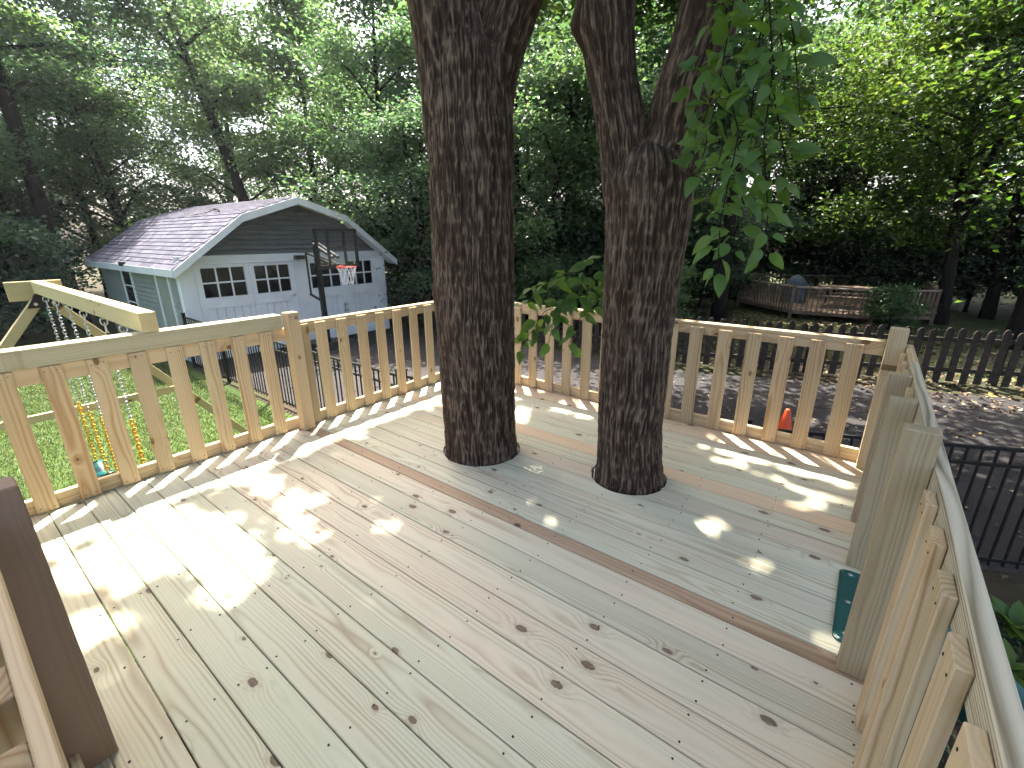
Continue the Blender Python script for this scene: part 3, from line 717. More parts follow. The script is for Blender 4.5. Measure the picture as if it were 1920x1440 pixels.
for (a, za), (b, zb), seg in (((PR[0]), (PR[1]), 0), ((PR[1]), (PR[2]), 1)):
    L = math.hypot(b-a, zb-za); n = int(L/0.145); ex = L/n
    for r in range(n):
        for k in range(26):
            x = -12.05-0.29*k-(0.145 if r % 2 else 0)-0.145
            if x < -19.5: continue
            y = a+(b-a)*(r*ex)/L; zz = za+(zb-za)*(r*ex)/L
            tabs.append((x, y, zz, math.atan2(zb-za, b-a), ex))
tabs.sort(key=lambda q: q[0]**2+q[1]**2+(q[2]-1.5)**2)
def tab_mb(ex):
    # local: x along the eave, y up the slope
    return [(-.136, -.006, .016), (.136, -.006, .016), (.136, ex+.004, .004), (-.136, ex+.004, .004), (-.136, -.006, -.002), (.136, -.006, -.002), (.136, ex+.004, -.004), (-.136, ex+.004, -.004)], [(0, 1, 2, 3), (4, 5, 1, 0), (5, 6, 2, 1), (7, 4, 0, 3), (6, 7, 3, 2)]
tm = {}; rest = MB()
for i, (x, y, zz, an, ex) in enumerate(tabs):
    v, f = tab_mb(ex); rot = Matrix.Rotation(an, 3, 'X')
    if i < 300:
        if round(ex, 4) not in tm: tm[round(ex, 4)] = mesh(v, f, M['shingle'])
        link('shingle', tm[round(ex, 4)], roof, Vector((x, y, zz+.002))-parent_world(roof), rot)
    else:
        k0 = len(rest.v); rest.v += [tuple(rot @ Vector(q)+Vector((x, y, zz+.002))) for q in v]; rest.f += [tuple(k0+q for q in ff) for ff in f]
tag(build('shingles', rest, M['shingle'], roof), kind='stuff')
tw = MB().tube([(-13.9, 5.5, 2.14), (-14.3, 5.62, 2.22), (-14.8, 5.75, 2.25), (-15.3, 5.7, 2.24)], [0.02, 0.017, 0.012, 0.006], 6)
tw.tube([(-14.5, 5.66, 2.23), (-14.7, 5.4, 2.12), (-15.1, 5.2, 2.07)], [0.01, 0.008, 0.004], 5)
tag(build('fallen_branch', tw, M['bark2'], None, True), 'thin bare fallen branch lying on the garage roof', 'branch')

# ------------------------------------------------------------------ basketball hoop
hp = thing('basketball_hoop', (-11.4, 6.62, ZG), 'black basketball hoop with clear backboard and white net before garage', 'basketball hoop')
build('pole', MB().box((-11.455, 6.565, ZG+.1), (-11.345, 6.675, 1.40)), M['black'], hp)
build('base', MB().prism([(-12.1, ZG), (-11.1, ZG), (-11.2, ZG+.18), (-12.0, ZG+.18)], 'y', 6.25, 7.0), M['black'], hp)
ar = MB()
for y in (6.55, 6.69):
    ar.tube([(-11.38, y, 1.33), (-10.56, y, 1.02)], 0.04, 8); ar.tube([(-11.38, y, 1.02), (-10.56, y, 0.83)], 0.04, 8)
build('arm', ar, M['black'], hp)
lf = MB(); lf.tube([(-11.40, 6.56, 1.02), (-11.72, 6.5, 1.10)], 0.022, 8); lf.tube([(-11.72, 6.5, 1.10), (-11.72, 6.5, 0.05)], 0.025, 8); lf.tube([(-11.62, 6.45, 1.06), (-11.62, 6.45, 0.1)], 0.018, 8)
lf.tube([(-11.75, 6.5, 0.05), (-11.36, 6.6, -0.12)], 0.035, 8); build('lift_handle', lf, M['black'], hp)
bb = build('backboard', MB().box((-10.53, 6.16, 0.81), (-10.52, 7.18, 1.63)), M['acrylic'], hp)
fr = MB()
for a, b in (((6.10, .77), (6.16, 1.69)), ((7.18, .77), (7.24, 1.69)), ((6.16, 1.63), (7.18, 1.69)), ((6.16, .75), (7.18, .84))): fr.box((-10.56, a[0], a[1]), (-10.50, b[0], b[1]))
for a, b in (((6.41, .845), (6.48, 1.625)), ((6.86, .845), (6.93, 1.625)), ((6.485, 1.21), (6.855, 1.28))): fr.box((-10.555, a[0], a[1]), (-10.534, b[0], b[1]))
build('frame', fr, M['black'], bb)
RC = (-10.22, 6.67, 0.80)
rm = MB(); rm.tube([(RC[0]+.228*math.cos(a), RC[1]+.228*math.sin(a), RC[2]) for a in np.linspace(0, 6.2832, 25)], 0.012, 6, False); rm.box((-10.52, 6.58, .74), (-10.44, 6.76, .82)); build('rim', rm, M['redrim'], hp, True)
nt = MB()
for k in range(12):
    for sg in (-1, 1):
        pts = []
        for j in range(7):
            u = j/6; r = 0.225-0.10*u**0.7; a = 2*math.pi*(k+sg*0.5*j*0.5)/12; pts.append((RC[0]+r*math.cos(a), RC[1]+r*math.sin(a), RC[2]-.01-0.42*u))
        nt.tube(pts, 0.0065, 4, False)
build('net', nt, M['net'], hp)

# ------------------------------------------------------------------ black metal fence
def metal_fence(path, label, h=1.2):
    p0 = Vector((*path[0], ZG)); fe = thing('metal_fence', p0, label, 'fence')
    bar = MB().box((-.008, -.008, 0.04), (.008, .008, h-.01)).mesh(M['black']); post = MB().box((-.03, -.03, 0), (.03, .03, h+.06)).box((-.038, -.038, h+.06), (.038, .038, h+.075)).mesh(M['black'])
    for a, b in zip(path[:-1], path[1:]):
        a, b = Vector((*a, ZG)), Vector((*b, ZG)); d = b-a; L = d.length; d /= L; rot = Matrix.Rotation(math.atan2(d.y, d.x), 3, 'Z')
        np_ = max(1, round(L/1.85)) if L > 7 else 2
        for k in range(np_+1):
            if k == 0 and a != p0: continue
            link('post', post, fe, a+d*(L*k/np_)-p0, rot)
        for z in (h-.02, h-.17, 0.10):
            plank('rail', a+Vector((0, 0, z)), b+Vector((0, 0, z)), (0, 0, 1), 0.03, 0.026, M['black'], fe, 0.002)
        n = int(L/0.108)
        for k in range(1, n): link('bar', bar, fe, a+d*(L*k/n)-p0, rot)
metal_fence([(-12.2, 3.66), (-4.62, 3.60)], 'black metal bar fence between lawn and driveway, left of the trees')
metal_fence([(-4.55, 3.63), (-0.66, 4.47), (5.2, 7.1)], 'black metal bar fence below the far and right railings')

# ------------------------------------------------------------------ dark wooden picket fence along the driveway
wf = thing('picket_fence', (-3.0, 10.7, ZG), 'dark weathered wooden picket fence beyond the driveway', 'fence')
pk = MB(); hh = 1.12; pk.prism([(-.062, 0.03), (.062, 0.03), (.062, hh-.07), (.042, hh-.02), (.015, hh), (-.015, hh), (-.042, hh-.02), (-.062, hh-.07)], 'y', -.011, .011); pkm = pk.mesh(M['darkwood'])
wpath = [(-15.0, 10.1), (-3.0, 10.75), (2.4, 12.8), (9.0, 16.0)]
for a, b in zip(wpath[:-1], wpath[1:]):
    a, b = Vector((*a, ZG)), Vector((*b, ZG)); d = b-a; L = d.length; d /= L; ang = math.atan2(d.y, d.x); nrm = Vector((-d.y, d.x, 0))
    n = int(L/0.225)
    for k in range(n):
        rot = Matrix.Rotation(ang+random.uniform(-.05, .05), 3, 'Z') @ Matrix.Rotation(random.uniform(-.025, .025), 3, 'Y')
        link('picket', pkm, wf, a+d*(L*(k+.5)/n)-nrm*0.032+Vector((0, 0, random.uniform(-.03, .03)))-wf.location, rot)
    for z in (0.28, 0.90): plank('rail', a+Vector((0, 0, z)), b+Vector((0, 0, z)), (0, 0, 1), 0.085, 0.038, M['darkwood'], wf)
    for k in range(int(L/2.4)+1): link('post', board_mesh(1.05, .09, .09, .004, M['darkwood']), wf, a+d*(2.4*k)+nrm*0.075+Vector((0, 0, 0.525))-wf.location, Matrix.Rotation(R(90), 3, 'Y'))

# ------------------------------------------------------------------ traffic cone
cn = thing('traffic_cone', (-0.604, 7.435, ZG), 'orange traffic cone standing on the driveway beyond far railing', 'cone')
c = cn.location
build('cone_body', MB().tube([c+Vector((0, 0, .03)), c+Vector((0, 0, .10)), c+Vector((0, 0, .46)), c+Vector((0, 0, .47))], [.135, .115, .032, .022], 20), M['orange'], cn, True)
build('cone_base', MB().box((c.x-.17, c.y-.17, c.z+.001), (c.x+.17, c.y+.17, c.z+.03)), M['orange'], cn)

# ------------------------------------------------------------------ neighbour's house and deck
nh = thing('house', (-7.0, 26.5, ZG), 'tan sided house corner half hidden by trees beyond the fence', 'house')
hb = MB(); x0, x1, y0, y1 = -9.6, -4.7, 23.8, 31.0
prof = []
z = 0.35
while z < 3.2: prof += [(y0-.02, ZG+z), (y0, ZG+z+.15)]; z += .15
build('wall', MB().prism([(y1, ZG+.35)]+prof+[(y1, ZG+z)], 'x', x0, x1), M['housewall'], nh)
build('foundation', MB().box((x0+.05, y0+.06, ZG), (x1-.05, y1-.05, ZG+.349)), M['darkwood'], nh)
build('roof', MB().prism([(x0-.4, ZG+z), (x1+.4, ZG+z), ((x0+x1)/2, ZG+z+1.9)], 'y', y0-.4, y1+.3), M['shingle'], nh)
nd = thing('raised_deck', (-1.5, 22, ZG), 'weathered grey railed deck in the neighbouring yard', 'deck')
poly = [(-4.35, 21.6), (-2.1, 19.45), (0.25, 19.55), (1.9, 20.75), (1.9, 24.6), (0.2, 26.1), (-4.4, 24.8)]
build('floor', MB().prism(poly, 'z', ZG+.18, ZG+.30), M['greywood'], nd)
balm = MB().box((-.022, -.022, .30), (.022, .022, 1.11)).mesh(M['greywood']); pstm = MB().box((-.05, -.05, 0), (.05, .05, 1.18)).mesh(M['greywood'])
for a, b in zip(poly, poly[1:]+poly[:1]):
    a, b = Vector((*a, ZG)), Vector((*b, ZG)); d = b-a; L = d.length; d /= L; rot = Matrix.Rotation(math.atan2(d.y, d.x), 3, 'Z')
    link('post', pstm, nd, a-nd.location, rot)
    for z, w in ((1.135, .05), (.40, .03)): plank('rail', a+d*.05+Vector((0, 0, z)), b-d*.05+Vector((0, 0, z)), (d.y, -d.x, 0), .15 if z > .5 else .05, w, M['litwood'], nd)
    n = int(L/.15)
    for k in range(1, n): link('baluster', balm, nd, a+d*(L*k/n)-nd.location, rot)
pt = thing('picnic_table', (-0.6, 21.6, ZG+.30), 'dark picnic table with benches on the neighbouring deck', 'table'); o = pt.location
build('table_top', MB().box((o.x-.9, o.y-.38, o.z+.70), (o.x+.9, o.y+.38, o.z+.75)), M['greywood'], pt)
for q in (-.68, .68): build('bench', MB().box((o.x-.9, o.y+q-.13, o.z+.40), (o.x+.9, o.y+q+.13, o.z+.44)), M['greywood'], pt)
for q in (-.65, .65):
    lg = MB(); lg.tube([(o.x+q, o.y-.62, o.z), (o.x+q, o.y-.2, o.z+.70)], .04, 4); lg.tube([(o.x+q, o.y+.62, o.z), (o.x+q, o.y+.2, o.z+.70)], .04, 4); lg.tube([(o.x+q, o.y-.75, o.z+.38), (o.x+q, o.y+.75, o.z+.38)], .035, 4); build('leg', lg, M['darkwood'], pt)
gc = thing('covered_grill', (-2.35, 21.9, ZG+.30), 'something under a blue grey cover on the neighbouring deck', 'grill cover'); o = gc.location
mb = MB(); secs = [(.46, .34, .02), (.44, .31, .35), (.36, .26, .78), (.20, .14, 1.0), (.04, .04, 1.08)]
for a, b, z in secs:
    for k in range(16): th = k*math.pi/8; mb.v.append((o.x+a*(1+.08*math.sin(5*th))*math.cos(th), o.y+b*(1+.08*math.cos(7*th))*math.sin(th), o.z+z))
for i in range(4):
    for k in range(16): mb.f.append((i*16+k, i*16+(k+1) % 16, (i+1)*16+(k+1) % 16, (i+1)*16+k))
mb.f.append(tuple(range(64, 80))); build('cover', mb, M['blue'], gc, True)

# ================================================================== the two trees that grow through the deck
t1 = thing('tree', (-2.06, 2.31, ZG), 'thick dark barked tree growing through the deck, left of the two', 'tree')
bark_tube('trunk', [(-2.05, 2.31, ZG-.05, .36), (-2.055, 2.308, -.6, .285), (-2.057, 2.305, -.02, .272), (-2.063, 2.301, .18, .262), (-2.066, 2.298, .58, .264), (-2.072, 2.292, 1.1, .268), (-2.076, 2.288, 1.64, .265), (-2.07, 2.29, 2.1, .262), (-2.08, 2.28, 2.5, .22), (-2.08, 2.28, 2.75, .12)], t1, M['bark'], 11, [((-2.30, 2.10, 1.13), .06, .015)])
bark_tube('limb', [(-2.12, 2.25, 1.6, .16), (-2.135, 2.235, 2.1, .205), (-2.141, 2.228, 2.42, .208), (-2.163, 2.207, 2.75, .212), (-2.25, 2.16, 3.6, .2), (-2.5, 2.2, 5.0, .16), (-2.9, 2.6, 7.0, .10), (-3.3, 3.2, 9.0, .05)], t1, M['bark'], 12)
bark_tube('limb', [(-2.03, 2.33, 1.7, .12), (-2.0, 2.35, 2.2, .172), (-1.981, 2.372, 2.42, .178), (-1.89, 2.445, 2.76, .188), (-1.65, 2.65, 3.5, .175), (-1.6, 3.3, 5.0, .14), (-1.9, 4.6, 7.0, .08), (-2.0, 5.4, 8.5, .04)], t1, M['bark'], 13)
t2 = thing('tree', (-1.025, 2.583, ZG), 'forked dark barked tree growing through the deck, right of the two', 'tree')
bark_tube('trunk', [(-1.02, 2.585, ZG-.05, .31), (-1.022, 2.584, -.5, .245), (-1.022, 2.584, -.03, .232), (-1.03, 2.58, .12, .212), (-1.043, 2.575, .35, .205), (-1.043, 2.575, .7, .203), (-1.042, 2.575, 1.03, .206), (-1.043, 2.575, 1.33, .216), (-1.04, 2.576, 1.6, .232), (-1.045, 2.575, 1.78, .235), (-1.05, 2.57, 1.9, .19), (-1.06, 2.57, 1.99, .06)], t2, M['bark'], 21, [((-0.93, 2.38, 1.55), .08, .012)])
bark_tube('limb', [(-1.07, 2.56, 1.3, .12), (-1.14, 2.535, 1.75, .148), (-1.187, 2.511, 2.02, .138), (-1.247, 2.482, 2.27, .132), (-1.275, 2.468, 2.43, .138), (-1.295, 2.457, 2.61, .145), (-1.33, 2.5, 3.3, .14), (-1.1, 3.0, 5.0, .11), (-.9, 3.9, 7.0, .06), (-.8, 4.5, 8.2, .03)], t2, M['bark'], 22, [((-1.40, 2.38, 2.50), .075, .05)])
bark_tube('limb', [(-1.02, 2.585, 1.3, .13), (-.975, 2.6, 1.7, .165), (-.943, 2.613, 1.93, .158), (-.925, 2.619, 2.12, .152), (-.876, 2.636, 2.35, .145), (-.82, 2.655, 2.6, .155), (-.62, 2.8, 3.4, .15), (-.1, 3.5, 5.0, .11), (.5, 4.8, 7.0, .06), (.7, 5.4, 8.0, .03)], t2, M['bark'], 23)

# overhead crowns; gaps in them let the sun through where the deck is sunlit
GAPS = np.array([(-2.861, 0.506, 0.351, 0.266, 0.235, -0.067), (-2.578, 0.691, 0.254, 0.193, 0.32, -0.12), (-2.502, 0.425, 0.188, 0.143, 0.209, -0.061), (-2.169, 0.63, 0.143, 0.109, 0.181, -0.075), (-2.022, 0.525, 0.076, 0.058, 0.087, -0.034), (-2.475, 1.133, 0.141, 0.107, 0.102, -0.056), (-2.278, 0.948, 0.14, 0.106, 0.143, -0.074), (-2.923, 1.072, 0.111, 0.084, 0.213, -0.097), (-2.292, 0.115, 0.096, 0.073, 0.144, -0.028), (-2.856, 0.156, 0.125, 0.095, 0.183, -0.032), (-2.186, 0.249, 0.063, 0.048, 0.106, -0.027), (-2.454, 0.258, 0.155, 0.118, 0.106, -0.025), (-3.165, 1.9, 0.133, 0.1, 0.105, -0.07), (-3.22, 2.753, 0.206, 0.155, 0.161, -0.144), (-3.292, 2.996, 0.13, 0.098, 0.172, -0.163), (-0.62, 3.16, 0.17, 0.02, 0.01, -0.035), (-0.28, 3.12, 0.19, 0.02, 0.009, -0.03), (0.0, 3.06, 0.14, 0.02, 0.005, -0.03), (-1.186, 1.883, 0.043, 0.033, 0.034, -0.052), (-1.57, 2.275, 0.063, 0.048, 0.026, -0.037), (-1.366, 1.902, 0.038, 0.028, 0.026, -0.036), (-1.179, 2.044, 0.075, 0.057, 0.015, -0.024), (-0.417, 2.33, 0.057, 0.043, 0.013, -0.05), (-0.293, 2.367, 0.034, 0.026, 0.005, -0.025), (-0.208, 2.075, 0.044, 0.033, 0.008, -0.039), (0.143, 1.825, 0.049, 0.037, 0.003, -0.04), (0.115, 2.111, 0.037, 0.028, 0.003, -0.044), (-1.859, 1.266, 0.07, 0.053, 0.032, -0.024), (-1.759, 1.569, 0.035, 0.026, 0.032, -0.031), (-2.129, 1.396, 0.077, 0.058, 0.03, -0.022), (-2.106, 2.924, 0.036, 0.027, 0.035, -0.048), (-2.291, 3.098, 0.077, 0.058, 0.063, -0.085), (-0.079, 2.843, 0.074, 0.056, 0.004, -0.032), (-0.746, 2.519, 0.042, 0.031, 0.013, -0.036)])
def open_sky(P, pad):
    """True where a leaf would shade a spot that the photograph shows sunlit"""
    k = P[:, 2]/SUND.z; x = P[:, 0]-SUND.x*k; y = P[:, 1]-SUND.y*k
    o = np.zeros(len(P), bool); jit = rng.normal(0, .22, len(P))
    for gx, gy, ux, uy, vx, vy in GAPS:
        lu, lv = math.hypot(ux, uy), math.hypot(vx, vy); su, sv = (lu+min(pad, .5*lu))/lu, (lv+min(pad, .7*lv))/lv
        ux, uy, vx, vy = ux*su, uy*su, vx*sv, vy*sv
        det = ux*vy-uy*vx; dx, dy = x-gx, y-gy; a = (dx*vy-dy*vx)/det; b = (ux*dy-uy*dx)/det
        o |= a*a+b*b < .85+1.7*(vnoise(x*6.5+30, y*6.5+30, 31)-.5)+jit
    # open sky over the left railing, the swing beam and part of the lawn, thinner crown along the far railing
    nz = vnoise(x*1.3+50, y*1.3+50, 77)
    o |= (x > -7.4) & (x < -3.03) & (y > -2.2) & (y < 3.3) & (nz > 0.18)
    o |= (x > -13) & (x <= -7.4) & (nz > 0.35)
    o |= (y > 3.26) & (y < 3.95) & (x > -3.6) & (x < 0.5) & (vnoise(x*3.1+9, y*2+4, 5) > 0.42)
    o |= (y > 4.4) & (vnoise(x*2.1+20, y*2.1+20, 8) > 0.80)
    o |= (x < -4.6) & (y > 3.3) & (nz > 0.5)
    o |= (vnoise(x*6+20, y*6+20, 18) > 0.955)
    return o
def crown_points(n, cx, cy, rx, ry, z0, z1, ncl):
    C = np.stack([cx+rx*rng.uniform(-1, 1, ncl), cy+ry*rng.uniform(-1, 1, ncl), rng.uniform(z0, z1, ncl)], 1)
    e = ((C[:, 0]-cx)/rx)**2+((C[:, 1]-cy)/ry)**2; C = C[e < 1]
    i = rng.integers(0, len(C), n); return C[i]+rng.normal(0, 1, (n, 3))*np.array([.55, .55, .28])
for tr, args in ((t1, (40000, -5.0, 5.6, 3.9, 6.4, 6.0, 10.2, 420)), (t2, (66000, -0.6, 7.0, 5.8, 8.2, 6.0, 10.4, 680))):
    P = crown_points(*args); P = P[~open_sky(P, 0.055)]
    me = leaf_cloud(P-np.array(tr.location), rng.uniform(.13, .19, len(P)), rng.uniform(.09, .13, len(P)), np.array([0, 0, 1.0]), .45, M['leaf_over'], .4)
    link('crown', me, tr)
    br = MB()
    for k in range(26):
        q = P[rng.integers(len(P))]; base = Vector((-2.7, 2.4, 6.0)) if tr is t1 else Vector((-.3, 3.4, 5.2)); e = Vector(q); m = base.lerp(e, .5)+Vector((0, 0, .35))
        br.tube([base, m, e], [.05, .03, .008], 5)
    build('branches', br, M['bark2'], tr, True)

# ================================================================== the wood around the yard
def tree_variant(seed, H, tr, cb, cr, ncl, per, leafL, mat, lean=(0, 0), fork=False, sigma=.5):
    g = np.random.default_rng(seed); mb = MB(); cl = []
    top = Vector((lean[0], lean[1], H*.92)); base = Vector((0, 0, -.1))
    def pt(u):
        w = Vector((math.sin(u*5+seed)*.18, math.cos(u*4+seed*2)*.18, 0))*u
        return Vector((lean[0]*u**1.2, lean[1]*u**1.2, H*.92*u-.1))+w
    us = np.linspace(0, 1, 12); mb.tube([pt(u) for u in us], [tr*(1.25 if k == 0 else 1)*(1-.88*u)+.01 for k, u in enumerate(us)], 9)
    if fork:
        p = pt(.3); e = p+Vector((g.uniform(-2, 2), g.uniform(-1, 1), H*.55)); mb.tube([p, p.lerp(e, .4)+Vector((.15, 0, -.2)), e], [tr*.65, tr*.45, .03], 7)
    nl = max(6, int(ncl/9))
    for k in range(nl):
        u = cb/H+(1-cb/H)*((k+.5)/nl)**.9; p = pt(min(u, .98)); az = k*2.4+g.uniform(-.4, .4); pf = math.sin(math.pi*min(1, .18+.82*(u-cb/H)/(1.02-cb/H)))**.6
        L = cr*pf*g.uniform(.7, 1.1); el = g.uniform(.1, .75); d = Vector((math.cos(az)*math.cos(el), math.sin(az)*math.cos(el), math.sin(el)))
        m = p+d*L*.5+Vector((0, 0, L*.06)); e = p+d*L+Vector((0, 0, -L*.10)); r0 = tr*(1-.85*u)*.5+.012
        mb.tube([p, m, e], [r0, r0*.6, .008], 5, False)
        for j in range(9):
            v = g.uniform(.3, 1.05); q = p.lerp(e, v); a2 = g.uniform(0, 6.28); o = Vector((math.cos(a2), math.sin(a2), g.uniform(-.35, .45)))*L*g.uniform(.08, .38)
            if j < 3: mb.tube([q, q+o], [r0*.35+.004, .005], 4, False)
            cl.append(tuple(q+o))
    cl = np.array(cl); i = g.integers(0, len(cl), len(cl)*per); w = g.uniform(.6, 1.35, len(cl))[i][:, None]
    P = cl[i]+g.normal(0, 1, (len(i), 3))*np.array([sigma, sigma, sigma*.5])*w
    P = P[P[:, 2] > .25]
    cm = leaf_cloud(P, leafL*g.uniform(.75, 1.2, len(P)), leafL*.66*g.uniform(.8, 1.15, len(P)), np.array([0, 0, 1.0]), .42, mat, .6)
    return mb.mesh(M['bark2'], True), cm
VAR = {
 'A': tree_variant(1, 14, .24, 3.0, 4.2, 170, 120, .19, M['leaf_a']),
 'B': tree_variant(2, 13, .20, 2.2, 4.0, 170, 120, .19, M['leaf_b']),
 'C': tree_variant(3, 15, .30, 2.5, 4.4, 170, 125, .20, M['leaf_c']),
 'D': tree_variant(4, 10, .16, 1.6, 3.4, 140, 115, .17, M['leaf_a'], (1.0, .4), True),
 'L': tree_variant(5, 15, .26, 7.0, 3.6, 110, 110, .19, M['leaf_a'], (-3.2, -2.4)),
 'K': tree_variant(15, 16, .27, 8.0, 4.0, 120, 110, .19, M['leaf_c'], (.3, .5), True),
 'P': tree_variant(12, 11, .2, 3.3, 5.4, 230, 110, .19, M['leaf_d'], (1.0, .3), True, .55),
 'M': tree_variant(6, 9, .14, 1.9, 3.4, 170, 125, .15, M['leaf_m'], (.4, .2), True, .5),
 'N': tree_variant(9, 11, .17, 1.8, 3.8, 170, 120, .16, M['leaf_d'], (.6, .3), True, .5),
 'S': tree_variant(7, 3.2, .05, .3, 1.7, 100, 110, .14, M['leaf_c'], sigma=.34),
 'T': tree_variant(8, 3.0, .05, .3, 1.6, 100, 110, .14, M['leaf_b'], sigma=.34),
}
def tree(v, x, y, s, rz, label, cat='tree', group=None, name='tree'):
    tm_, cm = VAR[v]; t = thing(name, (x, y, ZG-.01), label, cat, group)
    rot = Matrix.Rotation(R(rz), 3, 'Z') @ Matrix.Diagonal((s, s, s*random.uniform(.94, 1.08)))
    link('trunk' if cat == 'tree' else 'stems', tm_, t, (0, 0, 0), rot); link('crown' if cat == 'tree' else 'foliage', cm, t, (0, 0, 0), rot)
WL = 'one of the leafy trees crowding the wood behind the garage'; WG = 'trees of the wood behind the garage'
CL_ = 'one of the leafy trees of the wood behind the picket fence'; CG = 'trees of the wood behind the fence'
RL = 'one of the leafy trees beyond the neighbouring deck'; RG = 'trees beyond the neighbouring deck'
for v, x, y, s, rz in (('A', -22.4, 0.4, .95, 10), ('B', -24.5, -4.6, 1.0, 200), ('A', -31, 1, 1.1, 300), ('C', -33, 8, 1.1, 140), ('B', -28.5, 12.5, 1.05, 60), ('A', -32, -8, 1.1, 20),
                      ('B', -22, 13.0, 1.0, 250), ('C', -39, 4, 1.2, 77), ('A', -36, 15, 1.2, 190), ('B', -29, 19, 1.15, 11), ('D', -20.8, 14.6, 1.0, 40), ('B', -27.5, 5.6, .95, 145)):
    tree(v, x, y, s, rz, WL, group=WG)
tree('A', -19.6, -1.2, .8, 120, 'dark broad tree at the left edge, left of the garage')
tree('L', -21.6, 10.5, 1.1, 0, 'leaning dark trunk rising behind the garage roof ridge')
tree('K', -21.6, 3.4, .95, 140, 'dark straight trunk left of the garage, nearest the lawn')
tree('D', -24.2, 6.2, .9, 200, 'leaning small tree behind the low back end of the garage roof')
tree('B', -15.6, 12.4, .92, 130, 'light green tree standing just right of the garage')
tree('D', -11.9, 10.75, .72, 300, 'small tree whose leaves overlap the right edge of the garage roof')
for v, x, y, s, rz in (('A', -17, 17, 1.0, 70), ('C', -12.5, 16.5, .95, 310), ('B', -9.5, 19, 1.0, 222), ('A', -6.6, 17.5, .95, 14), ('C', -13.5, 23, 1.1, 95), ('B', -19, 24, 1.1, 3), ('A', -8.5, 26, 1.1, 156), ('C', -24, 24, 1.2, 260), ('B', -14, 32, 1.25, 38), ('A', -22, 33, 1.3, 81), ('D', -9.2, 13.6, .85, 20), ('C', -6.2, 33.5, 1.2, 290)):
    tree(v, x, y, s, rz, CL_, group=CG)
for v, x, y, s, rz in (('A', 6.5, 27, 1.05, 130), ('N', 3.6, 23.5, 1.1, 77), ('B', -1.5, 34, 1.2, 210), ('A', 9.5, 36, 1.3, 300), ('A', 3.8, 39, 1.3, 66), ('N', -2.8, 28.0, 1.1, 140), ('C', -10.6, 28.5, 1.1, 12), ('P', -1.2, 29.4, 1.0, 200), ('C', 12, 30, 1.2, 20)):
    tree(v, x, y, s, rz, RL, group=RG)
tree('M', 3.9, 9.6, .80, 200, 'sunlit yellow green maple at the upper right edge')
tree('P', 2.15, 21.2, 1.0, 190, 'forked tree at the right end of the neighbouring deck')
tree('K', 3.35, 17.6, .8, 20, 'dark stemmed tree at the right edge behind the picket fence')
tree('L', -3.95, 16.9, .92, 250, 'slender tree before the tan house, seen right of the forked trunk')
BU = 'leafy shrub in the undergrowth at the foot of the wood'; BG = 'shrubs at the foot of the wood'
for v, x, y, s, rz in (('S', -19.8, 1.8, 1.1, 0), ('S', -18.4, -1.8, 1.2, 50), ('S', -20.5, -.5, 1.2, 99), ('S', -16.5, -2.8, .9, 180), ('T', -21.0, 6.4, 1.2, 20), ('S', -20.6, 10.2, 1.3, 200), ('S', -18.4, 11.2, 1.0, 77),
                      ('S', -13.0, 11.0, .9, 33), ('S', -10.8, 12.0, .9, 310), ('T', -8.2, 12.6, .75, 120), ('S', -11.6, 14.2, 1.2, 9), ('S', -7.8, 15.8, 1.1, 70), ('T', -5.2, 13.6, .8, 200), ('S', -9.4, 16.8, 1.3, 250),
                      ('S', -5.6, 20.5, 1.2, 15), ('S', -14.5, 15.5, 1.3, 111), ('S', 3.2, 25.2, 1.2, 90), ('S', -1.0, 27.0, 1.2, 300), ('S', -4.6, 12.2, .5, 160), ('S', 5.5, 22.5, 1.2, 61), ('S', -12, 19.5, 1.3, 20), ('S', -17.5, 20, 1.3, 130), ('S', -25, 9.5, 1.4, 3), ('S', -24.5, 2.5, 1.4, 222), ('S', -26, -2.0, 1.4, 45), ('S', -9, 22, 1.3, 66), ('S', 1.2, 25.5, 1.1, 190), ('S', -20, 16, 1.4, 77), ('S', -3.4, 27.2, 1.3, 8), ('S', 0.2, 28.6, 1.6, 150), ('S', -2.4, 31, 1.8, 40), ('S', 5.2, 28.6, 1.6, 260), ('S', 8.5, 25, 1.5, 100), ('S', -10.4, 24.5, 1.5, 100)):
    tree(v, x, y, s, rz, BU, 'shrub', BG, 'shrub')

tree('T', 0.75, 18.9, .45, 40, 'small bright bush just before the railing of the neighbouring deck', 'shrub', None, 'shrub')
